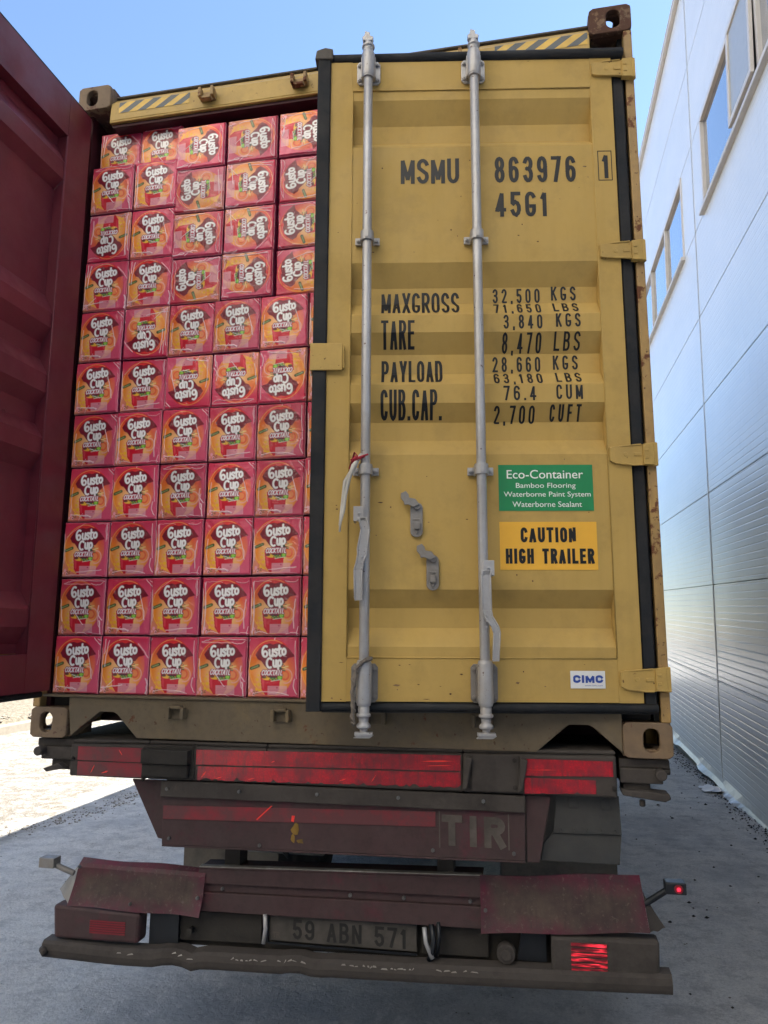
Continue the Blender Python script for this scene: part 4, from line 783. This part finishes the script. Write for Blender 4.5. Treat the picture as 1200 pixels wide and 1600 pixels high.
def sheet(name, P4, bows, mat='bumper_sheet'):   # bent sheet between four corners (bl, br, tr, tl), each (x, y, z)
    bl, br, tr, tl = [Vector(p) for p in P4]; n, m = 28, 12; b = B(); vs = []
    for j in range(m+1):
        for i in range(n+1):
            u_, v_ = i/n, j/m; p = bl.lerp(br, u_).lerp(tl.lerp(tr, u_), v_); dy = bows(u_, v_); vs.append((p.x, p.y+dy, p.z+.003*math.sin(u_*9+v_*2)*(1 if j in (0, m) else .3)))
    k = len(vs); vs2 = [(x, y+.004, z) for x, y, z in vs]; w_ = n+1
    fs = [(j*w_+i, j*w_+i+1, (j+1)*w_+i+1, (j+1)*w_+i) for j in range(m) for i in range(n)]; fs2 = [tuple(k+q for q in f[::-1]) for f in fs]
    ed = [(i, i+1) for i in range(n)]+[((m*w_)+i+1, m*w_+i) for i in range(n)]+[((j+1)*w_, j*w_) for j in range(m)]+[(j*w_+n, (j+1)*w_+n) for j in range(m)]
    b.add(vs+vs2, fs+fs2+[(a, a+k, c2+k, c2) for a, c2 in ed], 0, False)
    return mk(name, b, mat, TR)
sheet('bumper_sheet', [(.160, Y1-.012, .552), (.730, Y1-.030, .560), (.735, Y1-.012, .722), (.196, Y1+.000, .722)], lambda u, v: .006*math.sin(u*7)*math.sin(v*3)+.008*math.sin(v*3.14)-.014*max(0, (u-.8)*5)*(1-v)+(.05*max(0, v-.88)*8*.5))
sheet('bumper_sheet', [(1.778, Y1-.022, .580), (2.342, Y1-.022, .624), (2.318, Y1-.010, .806), (1.776, Y1-.010, .766)], lambda u, v: .005*math.sin(u*5+1)*math.sin(v*3)+.006*math.sin(v*3.14))
sheet('sheet_end', [(.075, Y1+.06, .585), (.158, Y1-.004, .556), (.194, Y1+.006, .70), (.180, Y1+.03, .70)], lambda u, v: 0, 'steel_dull')
sheet('sheet_end', [(2.343, Y1-.014, .624), (2.398, Y1+.02, .630), (2.360, Y1+.01, .69), (2.326, Y1-.010, .75)], lambda u, v: 0, 'road_dirt')
for x, z in ((.215, .705), (.44, .585), (.715, .625), (1.795, .66)): b = B(); hexbolt(b, x, Y1-.026, z, .007, .006); mk('bolt', b, 'bolt', TR)
# lower beam with kinks and a rolled lip
pts = []
for i in range(61):
    x = .079+(2.403-.079)*i/60; z = .408+.075*i/60; z += -.010*math.exp(-((x-.42)/.25)**2)+.008*math.exp(-((x-.60)/.03)**2)-.010*math.exp(-((x-.70)/.025)**2)+.006*math.exp(-((x-1.10)/.03)**2)-.006*math.exp(-((x-1.18)/.03)**2)-.012*math.sin((x-.08)/2.32*math.pi)-.008
    yy = Y1-.035+.012*math.exp(-((x-.64)/.05)**2)+.008*math.exp(-((x-1.14)/.05)**2); hh = 1+(-.35 if x > 2.2 else 0)*(x-2.2)/.2
    pts.append((x, yy, z, hh))
b = B(); b.sweep([p[:3] for p in pts], [(.006, -.030), (.0, -.018), (-.004, .0), (.0, .020), (.010, .030), (.060, .032), (.060, .026), (.014, .022), (.010, -.022), (.09, -.026), (.09, -.032)]); lb = mk('lower_beam', b, 'road_dirt', TR)
random.seed(33)
for x0, x1 in ((.40, .47), (.62, .74), (.86, .98), (1.04, 1.16), (1.28, 1.55), (1.62, 1.75)):
    b = B(); x = x0
    while x < x1:
        L__ = random.uniform(.008, .03); p = min(pts, key=lambda q: abs(q[0]-x)); q = min(pts, key=lambda q_: abs(q_[0]-x-L__)); za, zb = p[2]+random.uniform(.010, .018), q[2]+random.uniform(.010, .018)
        b.add([(x, p[1]-.0045, za), (x+L__, q[1]-.0045, zb), (x+L__*.8, q[1]-.0035, zb+random.uniform(.002, .006)), (x+L__*.2, p[1]-.0035, za+random.uniform(.002, .006))], [(0, 1, 2, 3)]); x += L__*random.uniform(.9, 2.2)
    mk('scraped_paint', b, 'scraped', TR)
b = B(); b.tube([(.080, Y1-.03, .396), (.092, Y1-.045, .400), (.10, Y1-.04, .384)], .014, 8); mk('beam_end', b, 'road_dirt', TR)
# panel behind plate, lamps
b = B(); b.prism([(.50, .42), (2.02, .47), (2.02, .615), (.50, .575)], Y1+.055, Y1+.065); b.prism([(.62, .448), (.95, .458), (.95, .560), (.62, .553)], Y1+.035, Y1+.054); b.prism([(1.56, .475), (1.80, .482), (1.80, .580), (1.56, .574)], Y1+.035, Y1+.054); mk('back_panel', b, 'road_dark', TR, .003)
b = B(); b.prism([(.500, .42), (.62, .44), (.62, .56), (.50, .56)], Y1+.02, Y1+.050); mk('lamp_recess', b, 'black_paint', TR); b = B(); b.prism([(1.90, .49), (2.0, .49), (2.0, .60), (1.92, .60)], Y1+.02, Y1+.050); mk('lamp_recess', b, 'black_paint', TR)
def lamp(P4, lens, mat, lmat):
    b = B(); b.prism(P4, Y1-.02, Y1+.05); h_ = mk('tail_light', b, mat, TR, .012)
    b = B(); (x0, x1, z0, z1) = lens; n = 6
    for k in range(n):
        zz0 = z0+(z1-z0)*k/n; b.prism([(x0, zz0+.001), (x1, zz0+.003), (x1, zz0+(z1-z0)/n*.72+.002), (x0, zz0+(z1-z0)/n*.72)], Y1-.0225, Y1-.0202)
    mk('lens', b, lmat, h_); return h_
lamp([(.116, .435), (.475, .440), (.478, .548), (.105, .556)], (.27, .42, .465, .515), 'bumper_red', 'lamp_red_dim')
lamp([(2.016, .474), (2.350, .480), (2.368, .50), (2.372, .602), (2.016, .592)], (2.082, 2.200, .486, .580), 'road_dirt', 'lamp_glow')
b = B(); b.cyl((1.862, Y1+.03, .515), (1.862, Y1-.012, .515), .032, 24); b.cyl((1.862, Y1-.012, .515), (1.862, Y1-.022, .515), .018, 24); mk('round_buffer', b, 'road_dirt', TR, .004)
b = B(); b.cyl((.672, Y1+.03, .492), (.672, Y1-.0, .492), .012, 6); mk('hook_bolt', b, 'road_dark', TR)
# number plate
b = B(); b.prism([(.985, .480), (1.545, .484), (1.545, .578), (.985, .572)], Y1+.022, Y1+.028); np_ = mk('number_plate', b, 'plate_white', TR, .003)
b = B()
for q in ((.985, 1.545, .574, .580), (.985, 1.545, .474, .480)): b.prism([(q[0], q[2]-.004), (q[1], q[2]), (q[1], q[3]), (q[0], q[3]-.004)], Y1+.016, Y1+.0215)
b.box(.978, .984, Y1+.016, Y1+.03, .474, .578); mk('plate_frame', b, 'black_paint', np_)
lettering('plate_digits', [('59 ABN 571', 1.078, 1.510, .492, .560, 0, .0108)], 'plate_black', np_, Y1+.0213)
lettering('country_code', [('TR', .998, 1.030, .492, .512, .03)], 'dusty_letter', np_, Y1+.0213)
for x in (.975, 1.575): b = B(); b.tube([(x, Y1+.0, .578), (x+.006, Y1-.006, .53), (x+(.03 if x > 1 else .0), Y1-.01, .48)], .008, 10); mk('plate_hook', b, 'steel', TR)
b = B(); b.tube([(1.60, Y1, .590), (1.61, Y1-.01, .54), (1.605, Y1-.008, .50), (1.59, Y1, .47)], .009, 6); b.tube([(1.625, Y1, .60), (1.63, Y1-.01, .55), (1.62, Y1-.004, .49)], .007, 6); mk('cable', b, 'black_paint', TR)
# side marker lights on stalks
def marker(x0, z0, x1, z1, s, lit):
    b = B(); b.tube([(x0, Y1, z0), (x1-s*.045, Y1-.01, z1-.012), (x1-s*.04, Y1-.01, z1)], .011, 10); b.box(min(x1-s*.055, x1+s*.012), max(x1-s*.055, x1+s*.012), Y1-.035, Y1+.012, z1-.020, z1+.018)
    o = mk('marker_light', b, 'black_paint' if lit else 'steel_dull', TR, .005)
    if lit:
        b = B(); b.cyl((x1-s*.014, Y1-.0355, z1-.001), (x1-s*.014, Y1-.039, z1-.001), .014, 20); mk('lens', b, 'lamp_red_dim', o); b = B(); b.cyl((x1-s*.014, Y1-.0395, z1-.001), (x1-s*.014, Y1-.041, z1-.001), .006, 16); mk('bulb', b, 'lamp_red', o)
marker(2.325, .705, 2.452, .775, 1, True); marker(.175, .670, .050, .712, -1, False)
# ------------------------------------------------------------------ warehouse: local x along the wall, y out of it, z up from the eye level
WD = Vector((.01620861, .99931362, .03331022)); WV = Vector((.00995786, -.03347428, .99938997)); WN = Vector((-.99981904, .01586702, .01049359))
WH = empty('warehouse'); WO = CAM-WN*1.79
WH.matrix_world = Matrix(((WD.x, WN.x, WV.x, WO.x), (WD.y, WN.y, WV.y, WO.y), (WD.z, WN.z, WV.z, WO.z), (0, 0, 0, 1)))
tag(WH, 'white ribbed panel warehouse wall with high windows, right of the truck', 'building')
seams = [-1.78, -.78, .225, 1.222, 2.215, 3.215, 4.215, 5.30, 6.30, 7.45]
joints = [-10, -4, 2.4, 8.42, 14.4, 20.4, 26.4, 32]
wins = [(-3.3, -.9), (-.82, 1.6), (2.0, 4.4), (4.5, 7.94), (9.05, 12.9), (15.0, 18.8)]
b = B(); gp = .006
for i in range(len(seams)-1):
    z0, z1 = seams[i]+gp*.5, seams[i+1]-gp*.5; row = 4.2 < seams[i] < 5.0
    for j in range(len(joints)-1):
        a0, a1 = joints[j]+.010, joints[j+1]-.010; segs = [(a0, a1)]
        if row:
            for w0, w1 in wins:
                ns = []
                for s0, s1 in segs:
                    if w1 <= s0 or w0 >= s1: ns.append((s0, s1)); continue
                    if w0 > s0: ns.append((s0, w0))
                    if w1 < s1: ns.append((w1, s1))
                segs = ns
        for s0, s1 in segs:
            b.prism([(s0, -.004), (s1, -.004), (s1, -.06), (s0, -.06)][::-1], z0, z1, 'z'); b.box(s0+.001, s1-.001, -.0038, .0, z0+.004, z1-.004)
for z0 in (7.50, 8.50, 9.50): b.box(-10, 8.30, -.06, 0, z0+.003, z0+.997)  # upper rows added out of view to keep sun off the left door
mk('wall_panel', b, 'wall_panel', WH)
b = B(); b.box(-10, 32, -.075, -.065, -2.3, 4.215); b.box(-10, 32, -.075, -.065, 5.30, 7.4); b.box(5.7, 6.75, -.075, -.068, 4.216, 5.299); b.box(-10, 32, -14, -13.9, -2.5, 7.4); b.box(-10, -9.9, -13.89, -.08, -2.5, 7.4); b.box(31.9, 32, -13.89, -.08, -2.5, 7.4); b.box(-10, 32, -14, -.08, 7.41, 7.44); b.box(-10, 8.2, -14, -.08, 7.50, 10.45); mk('backing', b, 'inner_room', WH)  # last box is the body of that added shading block
for j in joints[1:-1]: b = B(); b.box(j-.018, j+.018, .001, .005, -1.80, 7.45); mk('joint_cover', b, 'flashing', WH)
b = B(); b.box(-10.05, 32.05, .002, .05, 7.40, 7.47); b.box(-10.05, 32.05, -.3, .055, 7.4705, 7.49); mk('roof_trim', b, 'frame_white', WH, .004)
b = B(); b.box(-10, 32, -.06, -.012, -2.6, -1.79); mk('plinth', b, 'plinth', WH)
b = B(); n = 70; random.seed(3); vs = []
for i in range(n+1):
    x = 3+9*i/n; dam = max(0, math.sin(x*1.7)+math.sin(x*4.1+1))*.5; k = dam if x > 4 else 0
    vs += [(x, .002, -1.76), (x, .010+.05*k*random.random(), -1.815-.02*k), (x, .035+.07*k+random.gauss(0, .008)*k, -1.865-.05*k*random.random())]
b.add(vs, [(3*i+a, 3*i+a+1, 3*i+a+4, 3*i+a+3) for i in range(n) for a in (0, 1)]); mk('bottom_flashing', b, 'flashing', WH)
def window(a0, a1, muls, open_=None):
    f = B(); z0, z1 = 4.235, 5.285; w_ = .05
    f.box(a0, a1, -.05, .012, z0, z0+w_); f.box(a0, a1, -.05, .012, z1-w_, z1)
    for m_ in [a0]+muls+[a1-w_]: f.box(m_, m_+w_, -.05, .0115, z0+w_+.0005, z1-w_-.0005)
    f.box(a0-.03, a1+.03, -.01, .05, z0-.045, z0-.001)
    fo = mk('window', f, 'frame_white', WH, .003); xs = [a0]+muls+[a1-w_]
    for i in range(len(xs)-1):
        p = B(); p.box(xs[i]+w_+.001, xs[i+1]-.001, -.030, -.024, z0+w_+.001, z1-w_-.001)
        if open_ == i:
            x0, x1 = xs[i]+w_, xs[i+1]; s = B(); s.box(x0, x1, 0, .03, z0+w_, z0+w_+.055); s.box(x0, x1, 0, .03, z1-w_-.055, z1-w_); s.box(x0, x0+.055, 0, .03, z0+w_+.0555, z1-w_-.0555); s.box(x1-.055, x1, 0, .03, z0+w_+.0555, z1-w_-.0555)
            mz = z1-w_; mx = Matrix.Translation((0, 0.014, mz)) @ Matrix.Rotation(math.radians(1.0), 4, 'X') @ Matrix.Translation((0, 0, -mz)); s.v = [tuple(mx @ Vector(q)) for q in s.v]
            mk('sash', s, 'frame_white', fo, .003); p = B(); p.box(x0+.056, x1-.056, .012, .018, z0+w_+.056, z1-w_-.056); p.v = [tuple(mx @ Vector(q)) for q in p.v]
        mk('pane', p, 'clouded_glass' if open_ == i else 'window_glass', fo)
window(4.5, 7.94, [5.84, 6.62], 1); window(9.05, 12.9, [10.27, 11.58]); window(15.0, 18.8, [16.2, 17.5]); window(2.0, 4.4, [3.2]); window(-.82, 1.6, [.4]); window(-3.3, -.9, [-2.1])
# crumpled white sheet and scraps at the foot of the wall
b = B(); random.seed(9); vs = []; n = 9
for j in range(n):
    for i in range(n): vs.append((3.66+.30*i/(n-1)+random.gauss(0, .008), 5.55+.30*j/(n-1)-.10*i/(n-1)+random.gauss(0, .01), .012+.05*random.random()*(.3+i/n)))
b.add(vs, [(j*n+i, j*n+i+1, (j+1)*n+i+1, (j+1)*n+i) for j in range(n-1) for i in range(n-1)]); tag(mk('plastic_scrap', b, 'paper'), 'crumpled white plastic scrap at the foot of the warehouse wall', 'scrap')

# ------------------------------------------------------------------ pale facade added unseen behind the camera to bounce sunlight onto the doors
DP = empty('bounce_facade', (0, -13.5, 0)); tag(DP, 'pale sunlit facade added unseen behind the viewer to bounce light', 'building')
b = B(); x = -26.0
while x < 16:
    for z0, z1 in ((9.5, 14.4), (14.41, 20.2), (20.21, 27)): b.box(x+.01, x+2.99, -.12, 0, z0, z1)
    x += 3.0
mk('wall', b, 'bounce_wall', DP)
b = B(); b.box(-26, 16, -.13, -.01, .02, 9.49); mk('bounce_base', b, 'verge', DP)  # dark lower part, so the added facade bounces light from higher up
b = B(); b.box(-26, 16, -.14, .03, 27.005, 27.2); b.box(-26, 16, -12, -.1405, 27.02, 27.1); b.box(-26, -25.9, -12, -.14, 0, 27); b.box(15.9, 16, -12, -.14, 0, 27); mk('roof', b, 'bounce_wall', DP)
for i in range(3):
    b = B(); x = -20.0+12*i
    for j in range(12): b.box(x+.02, x+2.98, -.005, .03, .05+j*.345, .05+j*.345+.34)
    mk('bounce_facade_door', b, 'flashing', DP)
